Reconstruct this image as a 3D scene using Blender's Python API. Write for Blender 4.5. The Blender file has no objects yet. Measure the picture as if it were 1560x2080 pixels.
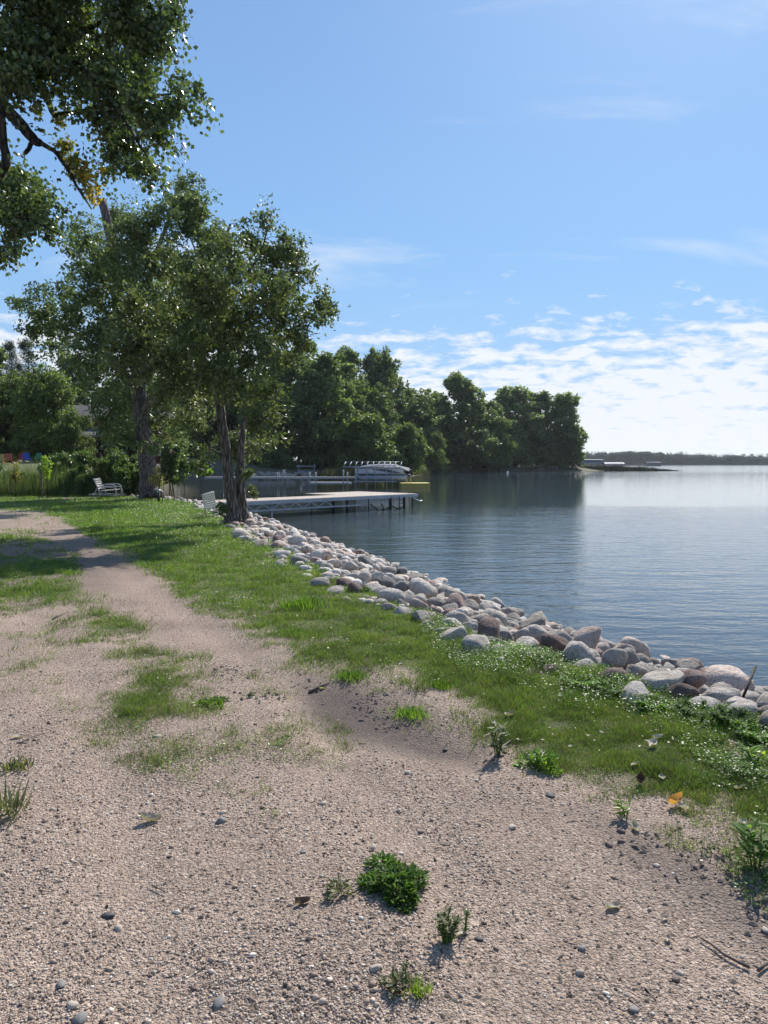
import bpy, math, random
import numpy as np
from mathutils import Vector, Matrix

R = math.radians
rnd = random.Random(7)
rng = np.random.default_rng(7)
scene = bpy.context.scene
COL = scene.collection

# ---------------------------------------------------------------- camera, sky, sun, exposure
F, CX, CY, EYE = 1503.0, 780.0, 1040.0, 1.65           # reference pixels, metres
PITCH = math.atan(99 / F)
cam_d = bpy.data.cameras.new('camera')
cam = bpy.data.objects.new('camera', cam_d)
COL.objects.link(cam)
cam.location = (0, 0, EYE)
cam.rotation_euler = (R(90) - PITCH, 0, 0)
cam_d.sensor_fit = 'VERTICAL'
cam_d.sensor_height = 24.0
cam_d.lens = 24.0 * F / 2080
cam_d.clip_start = 0.05
cam_d.clip_end = 30000
scene.camera = cam

SUN_EL, SUN_AZ = 41.0, 24.0                            # azimuth clockwise from the view direction (+Y)
world = bpy.data.worlds.new('World')
scene.world = world
world.use_nodes = True
wn = world.node_tree
wn.nodes.clear()
def N(t, typ, **kw):
    n = t.nodes.new(typ)
    for k, v in kw.items():
        if k[0] == '_':
            setattr(n, k[1:], v)
        else:
            n.inputs[k.replace('__', ' ')].default_value = v
    return n
def L(t, a, b):
    t.links.new(a, b)
def math_node(t, op, a, b=None, clamp=False):
    n = t.nodes.new('ShaderNodeMath'); n.operation = op; n.use_clamp = clamp
    for i, v in enumerate((a, b)):
        if v is None: continue
        if isinstance(v, (int, float)): n.inputs[i].default_value = v
        else: t.links.new(v, n.inputs[i])
    return n.outputs[0]
def ramp(t, fac, stops, interp='LINEAR'):
    n = t.nodes.new('ShaderNodeValToRGB'); n.color_ramp.interpolation = interp
    e = n.color_ramp.elements
    while len(e) < len(stops): e.new(0.5)
    for el, (p, c) in zip(e, stops):
        el.position = p
        el.color = (c, c, c, 1) if isinstance(c, (int, float)) else (*c, 1)
    t.links.new(fac, n.inputs[0])
    return n.outputs[0]
def mixc(t, fac, a, b, mode='MIX'):
    n = t.nodes.new('ShaderNodeMix'); n.data_type = 'RGBA'; n.blend_type = mode
    for i, v in ((0, fac), (6, a), (7, b)):
        if isinstance(v, (int, float)): n.inputs[i].default_value = v if i == 0 else (v, v, v, 1)
        elif isinstance(v, tuple): n.inputs[i].default_value = (*v, 1)
        else: t.links.new(v, n.inputs[i])
    return n.outputs[2]

sky = N(wn, 'ShaderNodeTexSky', _sky_type='NISHITA', _sun_disc=False, _sun_elevation=R(SUN_EL),
        _sun_rotation=R(SUN_AZ), _altitude=300.0, _air_density=1.0, _dust_density=0.6, _ozone_density=2.5)
tc = N(wn, 'ShaderNodeTexCoord')
sep = N(wn, 'ShaderNodeSeparateXYZ'); L(wn, tc.outputs['Generated'], sep.inputs[0])
zc = math_node(wn, 'MAXIMUM', sep.outputs[2], 0.0)
zd = math_node(wn, 'ADD', zc, 0.20)
px_ = math_node(wn, 'DIVIDE', sep.outputs[0], zd)
py_ = math_node(wn, 'DIVIDE', sep.outputs[1], zd)
comb = N(wn, 'ShaderNodeCombineXYZ'); L(wn, px_, comb.inputs[0]); L(wn, py_, comb.inputs[1])
mp = N(wn, 'ShaderNodeMapping'); mp.inputs['Rotation'].default_value = (0, 0, R(12)); mp.inputs['Scale'].default_value = (0.85, 1.0, 1.0)
L(wn, comb.outputs[0], mp.inputs[0])
n_big = N(wn, 'ShaderNodeTexNoise', Scale=0.42, Detail=2.0, Roughness=0.5); L(wn, mp.outputs[0], n_big.inputs['Vector'])
n_cl = N(wn, 'ShaderNodeTexNoise', Scale=8.5, Detail=8.0, Roughness=0.6, Distortion=0.2); L(wn, mp.outputs[0], n_cl.inputs['Vector'])
# cover falls off with height above the horizon: an altocumulus sheet low in the sky
cover = ramp(wn, zc, [(0.0, 0.74), (0.07, 0.65), (0.13, 0.60), (0.165, 0.56), (0.19, 0.475), (0.25, 0.405), (0.36, 0.31), (0.6, 0.28)])
thr = math_node(wn, 'SUBTRACT', 1.03, cover)
dens = math_node(wn, 'ADD', math_node(wn, 'MULTIPLY', n_cl.outputs[0], 0.72), math_node(wn, 'MULTIPLY', n_big.outputs[0], 0.30))
cl = math_node(wn, 'MULTIPLY', math_node(wn, 'SUBTRACT', dens, thr), 8.0, clamp=True)
cl = math_node(wn, 'MULTIPLY', cl, 0.92)
mpw = N(wn, 'ShaderNodeMapping'); mpw.inputs['Location'].default_value = (3.1, 1.7, 0); mpw.inputs['Rotation'].default_value = (0, 0, R(-35)); mpw.inputs['Scale'].default_value = (0.6, 1.5, 1)
L(wn, comb.outputs[0], mpw.inputs[0])
n_ci = N(wn, 'ShaderNodeTexNoise', Scale=1.5, Detail=9.0, Roughness=0.62, Distortion=0.6); L(wn, mpw.outputs[0], n_ci.inputs['Vector'])
ci = math_node(wn, 'MULTIPLY', ramp(wn, n_ci.outputs[0], [(0.56, 0.0), (0.76, 0.5)]), ramp(wn, zc, [(0.15, 0.0), (0.25, 1.0), (0.7, 0.8), (1.0, 0.4)]))
cl = math_node(wn, 'MAXIMUM', cl, ci)
skys = N(wn, 'ShaderNodeVectorMath', _operation='SCALE', Scale=0.115); L(wn, sky.outputs[0], skys.inputs[0])
tint = mixc(wn, 1.0, skys.outputs[0], (0.76, 0.95, 1.08), 'MULTIPLY')
hz = ramp(wn, zc, [(0.0, 0.97), (0.10, 0.90), (0.28, 0.70), (0.50, 0.60), (0.85, 0.45)])
base = mixc(wn, hz, tint, ramp(wn, zc, [(0.0, (0.64, 0.76, 0.90)), (0.10, (0.40, 0.62, 0.93)), (0.25, (0.30, 0.55, 0.91)), (0.6, (0.25, 0.45, 0.84))]))
skyc = mixc(wn, cl, base, (0.92, 0.95, 0.99))
bg = N(wn, 'ShaderNodeBackground', Strength=0.735)
L(wn, skyc, bg.inputs[0])
wo = N(wn, 'ShaderNodeOutputWorld'); L(wn, bg.outputs[0], wo.inputs[0])

sun_d = bpy.data.lights.new('sun', 'SUN')
sun_d.energy = 5.0
sun_d.angle = R(0.53)
sun_d.color = (1.0, 0.945, 0.86)
sun = bpy.data.objects.new('sun', sun_d); COL.objects.link(sun)
sv = Vector((math.sin(R(SUN_AZ)) * math.cos(R(SUN_EL)), math.cos(R(SUN_AZ)) * math.cos(R(SUN_EL)), math.sin(R(SUN_EL))))
sun.rotation_euler = (-sv).to_track_quat('-Z', 'Y').to_euler()
sun.location = (0, 0, 40)

vs = scene.view_settings
vs.view_transform = 'Standard'; vs.look = 'None'; vs.gamma = 1.0; vs.use_curve_mapping = False
vs.exposure = 0.46
scene.render.engine = 'CYCLES'
cy = scene.cycles
cy.max_bounces = 7; cy.diffuse_bounces = 3; cy.glossy_bounces = 3; cy.transmission_bounces = 5; cy.transparent_max_bounces = 6
cy.sample_clamp_indirect = 6.0
cy.caustics_reflective = False; cy.caustics_refractive = False

# ---------------------------------------------------------------- pixel rays (used to survey where things stand)
sa, ca = math.sin(PITCH), math.cos(PITCH)
def ray(px, py):
    u, v = (px - CX) / F, (CY - py) / F
    return u, ca + sa * v, -sa + ca * v
def W(px, py, z=0.0):
    u, dy, dz = ray(px, py); t = (z - EYE) / dz
    return (u * t, dy * t, z)
def At(px, py, d):
    u, dy, dz = ray(px, py); t = d / dy
    return (u * t, d, EYE + dz * t)
def proj(x, y, z=0.0):
    zz = z - EYE
    f = ca * y - sa * zz
    f = np.maximum(f, 0.05)
    return CX + F * x / f, CY - F * (sa * y + ca * zz) / f
WATER = -0.85

# ---------------------------------------------------------------- helpers
def tag(o, label=None, cat=None, group=None, kind=None):
    if label: o['label'] = label
    if cat: o['category'] = cat
    if group: o['group'] = group
    if kind: o['kind'] = kind
    return o
def empty(name, loc=(0, 0, 0), rz=0.0):
    o = bpy.data.objects.new(name, None); COL.objects.link(o)
    o.location = loc; o.rotation_euler = (0, 0, rz); o.empty_display_size = 0.2
    return o
def link(name, me, parent=None, loc=(0, 0, 0), rot=(0, 0, 0), scale=(1, 1, 1)):
    o = bpy.data.objects.new(name, me); COL.objects.link(o)
    o.location = loc; o.rotation_euler = rot; o.scale = scale
    if parent: o.parent = parent
    return o
def mesh_np(name, V, Fc, mat=None, smooth=False):
    """V (n,3); Fc (m,k) all faces with k corners"""
    V = np.asarray(V, np.float32); Fc = np.asarray(Fc, np.int32)
    me = bpy.data.meshes.new(name)
    m, k = Fc.shape
    me.vertices.add(len(V)); me.vertices.foreach_set('co', V.ravel())
    me.loops.add(m * k); me.loops.foreach_set('vertex_index', Fc.ravel())
    me.polygons.add(m); me.polygons.foreach_set('loop_start', np.arange(0, m * k, k, dtype=np.int32))
    try: me.polygons.foreach_set('loop_total', np.full(m, k, dtype=np.int32))
    except Exception: pass
    me.polygons.foreach_set('use_smooth', np.full(m, smooth))
    me.update(calc_edges=True)
    if mat: me.materials.append(mat)
    return me
class MB:
    """collects boxes, bars and tubes into one mesh"""
    def __init__(s): s.v = []; s.f = []
    def add(s, vs_, fs):
        n = len(s.v); s.v += [tuple(p) for p in vs_]; s.f += [tuple(i + n for i in q) for q in fs]; return s
    def box(s, c, d, rz=0.0, M=None):
        x, y, z = d[0] / 2, d[1] / 2, d[2] / 2
        P = [Vector((a * x, b * y, e * z)) for e in (-1, 1) for a, b in ((-1, -1), (1, -1), (1, 1), (-1, 1))]
        T = Matrix.Translation(c) @ (M if M is not None else Matrix.Rotation(rz, 4, 'Z'))
        return s.add([T @ p for p in P], [(3, 2, 1, 0), (4, 5, 6, 7), (0, 1, 5, 4), (1, 2, 6, 5), (2, 3, 7, 6), (3, 0, 4, 7)])
    def bar(s, a, b, w, h=None, up=(0, 0, 1)):
        h = h or w; a, b = Vector(a), Vector(b); d = b - a
        z = Vector(up); x = d.normalized()
        if abs(x.dot(z)) > 0.98: z = Vector((0, 1, 0))
        y = z.cross(x).normalized(); z = x.cross(y)
        M = Matrix((x, y, z)).transposed().to_4x4()
        return s.box((a + b) / 2, (d.length, w, h), M=M)
    def tube(s, pts, r, n=8, cap=True):
        pts = [Vector(p) for p in pts]
        if isinstance(r, (int, float)): r = [r] * len(pts)
        t0 = (pts[1] - pts[0]).normalized()
        ref = Vector((1, 0, 0)) if abs(t0.x) < 0.8 else Vector((0, 1, 0))
        nrm = t0.cross(ref).normalized()
        vs_ = []
        for i, p in enumerate(pts):
            t = (pts[min(i + 1, len(pts) - 1)] - pts[max(i - 1, 0)])
            t = t.normalized() if t.length > 1e-9 else t0
            nrm = (nrm - t * nrm.dot(t))
            nrm = nrm.normalized() if nrm.length > 1e-6 else t.orthogonal().normalized()
            b = t.cross(nrm)
            for k in range(n):
                q = 2 * math.pi * k / n
                vs_.append(p + (nrm * math.cos(q) + b * math.sin(q)) * r[i])
        fs = []
        for i in range(len(pts) - 1):
            for k in range(n):
                k2 = (k + 1) % n
                fs.append((i * n + k, i * n + k2, (i + 1) * n + k2, (i + 1) * n + k))
        if cap:
            fs.append(tuple(range(n - 1, -1, -1))); fs.append(tuple((len(pts) - 1) * n + k for k in range(n)))
        return s.add(vs_, fs)
    def prism(s, poly, z0, z1):
        n = len(poly)
        vs_ = [(x, y, z0) for x, y in poly] + [(x, y, z1) for x, y in poly]
        return s.add(vs_, [tuple(range(n - 1, -1, -1)), tuple(range(n, 2 * n))] + [(i, (i + 1) % n, n + (i + 1) % n, n + i) for i in range(n)])
    def loft(s, rings, close=True):
        n = len(rings[0]); vs_ = [p for r_ in rings for p in r_]; fs = []
        for i in range(len(rings) - 1):
            for k in range(n):
                k2 = (k + 1) % n
                fs.append((i * n + k, i * n + k2, (i + 1) * n + k2, (i + 1) * n + k))
        if close: fs += [tuple(range(n - 1, -1, -1)), tuple((len(rings) - 1) * n + k for k in range(n))]
        return s.add(vs_, fs)
    def mesh(s, name, mat, smooth=False):
        me = bpy.data.meshes.new(name); me.from_pydata(s.v, [], s.f)
        me.polygons.foreach_set('use_smooth', [smooth] * len(me.polygons)); me.materials.append(mat); me.update()
        return me
    def build(s, name, mat, parent=None, smooth=False, **kw):
        return link(name, s.mesh(name, mat, smooth), parent, **kw)

def hash2(ix, iy, seed):
    h = (ix.astype(np.int64) * 374761393 + iy.astype(np.int64) * 668265263 + seed * 69069) & 0x7fffffff
    h = ((h ^ (h >> 13)) * 1274126177) & 0x7fffffff
    return ((h ^ (h >> 16)) & 0xffff) / 65535.0
def vnoise(x, y, s, seed=0):
    x, y = np.asarray(x) / s, np.asarray(y) / s
    ix, iy = np.floor(x), np.floor(y); fx, fy = x - ix, y - iy
    fx, fy = fx * fx * (3 - 2 * fx), fy * fy * (3 - 2 * fy)
    a, b = hash2(ix, iy, seed), hash2(ix + 1, iy, seed); c, d = hash2(ix, iy + 1, seed), hash2(ix + 1, iy + 1, seed)
    return (a * (1 - fx) + b * fx) * (1 - fy) + (c * (1 - fx) + d * fx) * fy
def fbm(x, y, s, seed=0, o=4):
    t, a, n = 0, 1, 0
    for k in range(o):
        t = t + a * vnoise(x, y, s / 2 ** k, seed + k * 17); n += a; a *= 0.55
    return t / n
def seg_dist(x, y, P):
    d = np.full(np.shape(x), 1e9)
    for (ax, ay), (bx, by) in zip(P[:-1], P[1:]):
        vx, vy = bx - ax, by - ay; l2 = vx * vx + vy * vy + 1e-12
        t = np.clip(((x - ax) * vx + (y - ay) * vy) / l2, 0, 1)
        d = np.minimum(d, np.hypot(x - ax - t * vx, y - ay - t * vy))
    return d
def inside(x, y, P):
    r = np.zeros(np.shape(x), bool); n = len(P)
    for i in range(n):
        (ax, ay), (bx, by) = P[i], P[(i + 1) % n]
        c = ((ay > y) != (by > y)) & (x < (bx - ax) * (y - ay) / (by - ay + 1e-12) + ax)
        r ^= c
    return r
def soft(px, py, poly, feather):
    """1 inside the polygon, falling to 0 across the feather"""
    d = seg_dist(px, py, poly + [poly[0]])
    d = np.where(inside(px, py, poly), d, -d)
    return np.clip(0.5 + d / feather, 0, 1)

# ---------------------------------------------------------------- materials
MATS = {}
def newmat(name):
    m = bpy.data.materials.new(name); m.use_nodes = True
    t = m.node_tree; t.nodes.clear()
    out = t.nodes.new('ShaderNodeOutputMaterial')
    MATS[name] = m
    return m, t, out
def plain(name, col, rough=0.6, metal=0.0, var=0.12, scale=6.0, bump=0.0, spec=0.5):
    m, t, out = newmat(name)
    b = N(t, 'ShaderNodeBsdfPrincipled', Roughness=rough, Metallic=metal)
    b.inputs['Specular IOR Level'].default_value = spec
    c = N(t, 'ShaderNodeTexCoord'); n = N(t, 'ShaderNodeTexNoise', Scale=scale, Detail=5.0, Roughness=0.65)
    L(t, c.outputs['Object'], n.inputs['Vector'])
    f = ramp(t, n.outputs[0], [(0.25, 1 - var * 2), (0.75, 1 + var)])
    L(t, mixc(t, 1.0, tuple(col), f, 'MULTIPLY'), b.inputs['Base Color'])
    if bump:
        bp = N(t, 'ShaderNodeBump', Strength=bump, Distance=0.02); L(t, n.outputs[0], bp.inputs['Height']); L(t, bp.outputs[0], b.inputs['Normal'])
    L(t, b.outputs[0], out.inputs[0])
    return m
def leafmat(name, cols, rough=0.42, trans=0.32, tcol=1.45, spec=0.5, patch=0.0):
    """cols: list of leaf colours, picked at random leaf by leaf"""
    m, t, out = newmat(name)
    g = N(t, 'ShaderNodeNewGeometry')
    c = ramp(t, g.outputs['Random Per Island'], [(i / max(1, len(cols) - 1), k) for i, k in enumerate(cols)])
    oi = N(t, 'ShaderNodeObjectInfo')
    f = ramp(t, oi.outputs['Random'], [(0.0, 0.8), (1.0, 1.18)])
    c = mixc(t, 1.0, c, f, 'MULTIPLY')
    if patch:
        tcp = N(t, 'ShaderNodeTexCoord'); np_ = N(t, 'ShaderNodeTexNoise', Scale=2.3, Detail=5.0, Roughness=0.65); L(t, tcp.outputs['Object'], np_.inputs['Vector'])
        c = mixc(t, 1.0, c, ramp(t, np_.outputs[0], [(0.28, (1 - patch, 1 - patch, 1 - patch)), (0.5, (1.0, 1.0, 1.0)), (0.72, (1 + 1.1 * patch, 1 + 0.7 * patch, 1 + 0.6 * patch))]), 'MULTIPLY')
    b = N(t, 'ShaderNodeBsdfPrincipled', Roughness=rough); b.inputs['Specular IOR Level'].default_value = spec
    L(t, c, b.inputs['Base Color'])
    tr = N(t, 'ShaderNodeBsdfTranslucent')
    L(t, mixc(t, 1.0, c, (1.15 * tcol, 1.25 * tcol, 0.60 * tcol), 'MULTIPLY'), tr.inputs[0])
    mx = N(t, 'ShaderNodeMixShader', Fac=trans); L(t, b.outputs[0], mx.inputs[1]); L(t, tr.outputs[0], mx.inputs[2])
    L(t, mx.outputs[0], out.inputs[0])
    return m
def barkmat(name, a, b_, scale=1.0):
    m, t, out = newmat(name)
    c = N(t, 'ShaderNodeTexCoord'); mp_ = N(t, 'ShaderNodeMapping'); mp_.inputs['Scale'].default_value = (9 * scale, 9 * scale, 1.1 * scale)
    L(t, c.outputs['Object'], mp_.inputs[0])
    n = N(t, 'ShaderNodeTexNoise', Scale=2.2, Detail=6.0, Roughness=0.6, Distortion=0.6); L(t, mp_.outputs[0], n.inputs['Vector'])
    v = N(t, 'ShaderNodeTexVoronoi', Scale=1.6); v.feature = 'DISTANCE_TO_EDGE'; L(t, mp_.outputs[0], v.inputs['Vector'])
    h = math_node(t, 'ADD', math_node(t, 'MULTIPLY', ramp(t, v.outputs['Distance'], [(0.0, 0.0), (0.25, 1.0)]), 0.7), math_node(t, 'MULTIPLY', n.outputs[0], 0.5))
    b = N(t, 'ShaderNodeBsdfPrincipled', Roughness=0.9); b.inputs['Specular IOR Level'].default_value = 0.25
    L(t, ramp(t, h, [(0.2, a), (0.95, b_)]), b.inputs['Base Color'])
    bp = N(t, 'ShaderNodeBump', Strength=0.9, Distance=0.05); L(t, h, bp.inputs['Height']); L(t, bp.outputs[0], b.inputs['Normal'])
    L(t, b.outputs[0], out.inputs[0])
    return m
def rockmat(name, a, b_, c_, speck=0.5):
    m, t, out = newmat(name)
    tcn = N(t, 'ShaderNodeTexCoord'); oi = N(t, 'ShaderNodeObjectInfo')
    off = N(t, 'ShaderNodeVectorMath', _operation='ADD'); L(t, tcn.outputs['Object'], off.inputs[0])
    mul = math_node(t, 'MULTIPLY', oi.outputs['Random'], 40.0)
    cb = N(t, 'ShaderNodeCombineXYZ'); L(t, mul, cb.inputs[0]); L(t, mul, cb.inputs[2]); L(t, cb.outputs[0], off.inputs[1])
    n = N(t, 'ShaderNodeTexNoise', Scale=1.6, Detail=6.0, Roughness=0.62); L(t, off.outputs[0], n.inputs['Vector'])
    n2 = N(t, 'ShaderNodeTexNoise', Scale=16.0, Detail=3.0, Roughness=0.7); L(t, off.outputs[0], n2.inputs['Vector'])
    col = ramp(t, n.outputs[0], [(0.3, a), (0.52, b_), (0.72, c_)])
    sp = ramp(t, n2.outputs[0], [(0.36, 1 - speck), (0.5, 1.0), (0.66, 1.0 + speck * 0.55)])
    col = mixc(t, 1.0, col, sp, 'MULTIPLY')
    f = ramp(t, oi.outputs['Random'], [(0.0, 0.66), (0.5, 1.0), (1.0, 1.30)])
    col = mixc(t, 1.0, col, f, 'MULTIPLY')
    b = N(t, 'ShaderNodeBsdfPrincipled', Roughness=0.82); b.inputs['Specular IOR Level'].default_value = 0.35
    L(t, col, b.inputs['Base Color'])
    h = math_node(t, 'ADD', math_node(t, 'MULTIPLY', n.outputs[0], 1.0), math_node(t, 'MULTIPLY', n2.outputs[0], 0.25))
    bp = N(t, 'ShaderNodeBump', Strength=0.9, Distance=0.10); L(t, h, bp.inputs['Height']); L(t, bp.outputs[0], b.inputs['Normal'])
    L(t, b.outputs[0], out.inputs[0])
    return m

M_ALU = plain('aluminium', (0.33, 0.36, 0.40), 0.5, 0.35, 0.12, 4)
M_GALV = plain('galvanised_steel', (0.34, 0.36, 0.38), 0.5, 0.5, 0.12, 8)
M_DARKSTEEL = plain('dark_steel', (0.022, 0.021, 0.022), 0.6, 0.3, 0.2, 12)
M_DECK = plain('deck_board', (0.42, 0.35, 0.29), 0.8, 0, 0.14, 3)
M_WHITE = plain('white_plastic', (0.62, 0.63, 0.62), 0.5, 0, 0.08, 5)
M_GREYPAINT = plain('grey_paint', (0.36, 0.36, 0.36), 0.5, 0, 0.12, 9)
M_YELLOW = plain('yellow_plastic', (0.66, 0.53, 0.13), 0.5, 0, 0.08, 2)
M_BLACK = plain('black_plastic', (0.012, 0.012, 0.014), 0.35, 0, 0.2, 6)
M_COVER = plain('grey_canvas', (0.19, 0.195, 0.215), 0.8, 0, 0.15, 2.5, 0.3)
M_PANEL = plain('silver_panel', (0.42, 0.45, 0.52), 0.35, 0.3, 0.08, 1.5)
M_DPANEL = plain('charcoal_panel', (0.07, 0.075, 0.085), 0.4, 0.1, 0.1, 1.5)
M_RED = plain('red_siding', (0.085, 0.014, 0.014), 0.7, 0, 0.15, 2)
M_ROOF = plain('grey_shingle', (0.10, 0.092, 0.088), 0.9, 0, 0.18, 14, 0.4)
M_TRIM = plain('pale_trim', (0.24, 0.22, 0.20), 0.7, 0, 0.1, 4)
M_GLASS = plain('window_glass', (0.02, 0.025, 0.03), 0.06, 0, 0.1, 2)
M_BROWN = plain('brown_canvas', (0.040, 0.028, 0.030), 0.7, 0, 0.15, 1.2)
M_TEAL = plain('grey_green_siding', (0.20, 0.25, 0.26), 0.7, 0, 0.1, 2)
M_WOOD = plain('weathered_wood', (0.10, 0.075, 0.065), 0.85, 0, 0.25, 18, 0.3)
M_RUST = plain('rusty_iron', (0.035, 0.026, 0.022), 0.8, 0.3, 0.3, 30)
M_SAND = plain('wet_sand', (0.19, 0.165, 0.14), 0.8, 0, 0.2, 3)
M_BARK = barkmat('tree_bark', (0.042, 0.036, 0.032), (0.215, 0.188, 0.165))
M_BARKD = barkmat('dark_bark', (0.014, 0.012, 0.011), (0.07, 0.06, 0.055), 0.7)
M_TWIG = plain('twig_bark', (0.05, 0.042, 0.036), 0.9, 0, 0.2, 20)

LM = dict(
    ash=leafmat('box_elder_leaf', [(0.050, 0.069, 0.028), (0.092, 0.120, 0.045), (0.135, 0.170, 0.066), (0.20, 0.225, 0.11)], rough=0.42, spec=0.35),
    mid=leafmat('tall_tree_leaf', [(0.045, 0.066, 0.027), (0.080, 0.110, 0.042), (0.120, 0.158, 0.062), (0.175, 0.21, 0.095)], rough=0.42, spec=0.35),
    cotton=leafmat('cottonwood_leaf', [(0.042, 0.068, 0.032), (0.074, 0.112, 0.045), (0.112, 0.158, 0.058), (0.17, 0.22, 0.085)], rough=0.34, spec=0.6),
    yellow=leafmat('yellow_leaf', [(0.26, 0.23, 0.04), (0.46, 0.34, 0.04), (0.62, 0.42, 0.04), (0.50, 0.38, 0.10)], trans=0.55, tcol=1.3),
    yolive=leafmat('fading_leaf', [(0.11, 0.12, 0.03), (0.19, 0.19, 0.05), (0.32, 0.28, 0.09), (0.16, 0.17, 0.05)]),
    far=leafmat('far_leaf', [(0.046, 0.072, 0.032), (0.086, 0.122, 0.048), (0.130, 0.176, 0.070), (0.19, 0.235, 0.105)], rough=0.55, trans=0.44),
    light=leafmat('light_leaf', [(0.055, 0.080, 0.024), (0.085, 0.120, 0.034), (0.125, 0.165, 0.048), (0.17, 0.21, 0.07)], rough=0.5, trans=0.42),
    pine=leafmat('pine_needle', [(0.022, 0.042, 0.022), (0.036, 0.062, 0.032), (0.05, 0.08, 0.040)], rough=0.6, trans=0.15),
    bush=leafmat('sumac_leaf', [(0.045, 0.078, 0.028), (0.075, 0.120, 0.040), (0.115, 0.17, 0.058), (0.16, 0.215, 0.09)], trans=0.42, rough=0.4, spec=0.6),
    woods=leafmat('far_woods_leaf', [(0.034, 0.048, 0.028), (0.040, 0.056, 0.032), (0.048, 0.066, 0.036)], rough=0.95, trans=0.05, spec=0.05),
    grass=leafmat('grass_blade', [(0.055, 0.105, 0.014), (0.095, 0.180, 0.020), (0.140, 0.245, 0.030), (0.21, 0.28, 0.06)], rough=0.5, trans=0.4, tcol=1.3, patch=0.45),
    lawn=leafmat('clover_leaf', [(0.062, 0.125, 0.015), (0.105, 0.205, 0.021), (0.155, 0.275, 0.03), (0.22, 0.34, 0.055)], rough=0.45, trans=0.42, tcol=1.4, patch=0.45),
    dry=leafmat('dull_grass', [(0.075, 0.095, 0.034), (0.12, 0.145, 0.050), (0.18, 0.19, 0.080), (0.29, 0.26, 0.15)], rough=0.6, trans=0.3, tcol=1.2, patch=0.45),
    weed=leafmat('weed_leaf', [(0.050, 0.095, 0.022), (0.075, 0.14, 0.028), (0.105, 0.18, 0.04), (0.14, 0.22, 0.06)], spec=0.3, rough=0.6, trans=0.4, tcol=1.5),
    sprout=leafmat('sprout_leaf', [(0.14, 0.22, 0.03), (0.20, 0.29, 0.04), (0.25, 0.33, 0.06)], rough=0.45, trans=0.45, tcol=1.4),
    reed=leafmat('reed_blade', [(0.045, 0.048, 0.026), (0.075, 0.078, 0.038), (0.115, 0.110, 0.055)], rough=0.7, trans=0.2),
    reedbed=leafmat('reed_bed_blade', [(0.022, 0.022, 0.016), (0.036, 0.036, 0.024), (0.055, 0.052, 0.034)], rough=0.8, trans=0.1),
    orange=leafmat('orange_leaf', [(0.50, 0.20, 0.05), (0.62, 0.30, 0.09), (0.66, 0.42, 0.2)], rough=0.5, trans=0.4, tcol=1.0),
    pale=leafmat('pale_dry_leaf', [(0.40, 0.33, 0.25), (0.52, 0.46, 0.37), (0.34, 0.26, 0.18)], rough=0.6, trans=0.25, tcol=0.7),
    brown=leafmat('brown_dry_leaf', [(0.06, 0.035, 0.025), (0.10, 0.055, 0.035), (0.15, 0.09, 0.06)], rough=0.6, trans=0.2, tcol=0.8),
)
ROCK = [
    rockmat('grey_granite', (0.31, 0.270, 0.235), (0.44, 0.390, 0.345), (0.56, 0.505, 0.45)),
    rockmat('pink_granite', (0.38, 0.285, 0.238), (0.49, 0.392, 0.333), (0.58, 0.488, 0.425)),
    rockmat('tan_stone', (0.32, 0.275, 0.22), (0.43, 0.375, 0.315), (0.50, 0.455, 0.40), 0.3),
    rockmat('pale_stone', (0.44, 0.395, 0.35), (0.54, 0.49, 0.44), (0.62, 0.57, 0.52), 0.3),
    rockmat('dark_gneiss', (0.11, 0.105, 0.10), (0.21, 0.20, 0.19), (0.34, 0.32, 0.30), 0.7),
    rockmat('brown_red_stone', (0.20, 0.125, 0.105), (0.28, 0.19, 0.165), (0.34, 0.26, 0.235)),
]

# ---------------------------------------------------------------- the lie of the land
CREST = [W(*p)[:2] for p in [(1560, 1470), (1420, 1420), (1300, 1390), (1200, 1354), (1080, 1326), (960, 1288), (880, 1252), (800, 1222),
                             (720, 1190), (640, 1152), (560, 1106), (490, 1070), (440, 1046), (400, 1025), (372, 1018)]]
CREST = [(8.0, -9.0), (5.2, -3.0), (3.7, 1.0), (3.0, 3.2)] + CREST + [(-10.9, 35.6), (-14.5, 38.5), (-19, 46)]
SHORE = CREST + [(-24, 60), (-29, 85), (-34, 112), (-30, 117), (-17, 112), (-5, 118), (6, 150), (12, 192), (34, 222), (66, 236), (76, 246), (72, 275), (30, 400), (-60, 620), (-500, 1000)]
LAND = SHORE + [(-6000, 1000), (-6000, -300), (8.0, -300)]
def land_signed(x, y):
    d = seg_dist(x, y, [(8.0, -300.0)] + SHORE + [(-6000, 1000)])
    return np.where(inside(x, y, LAND), -d, d)
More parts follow.
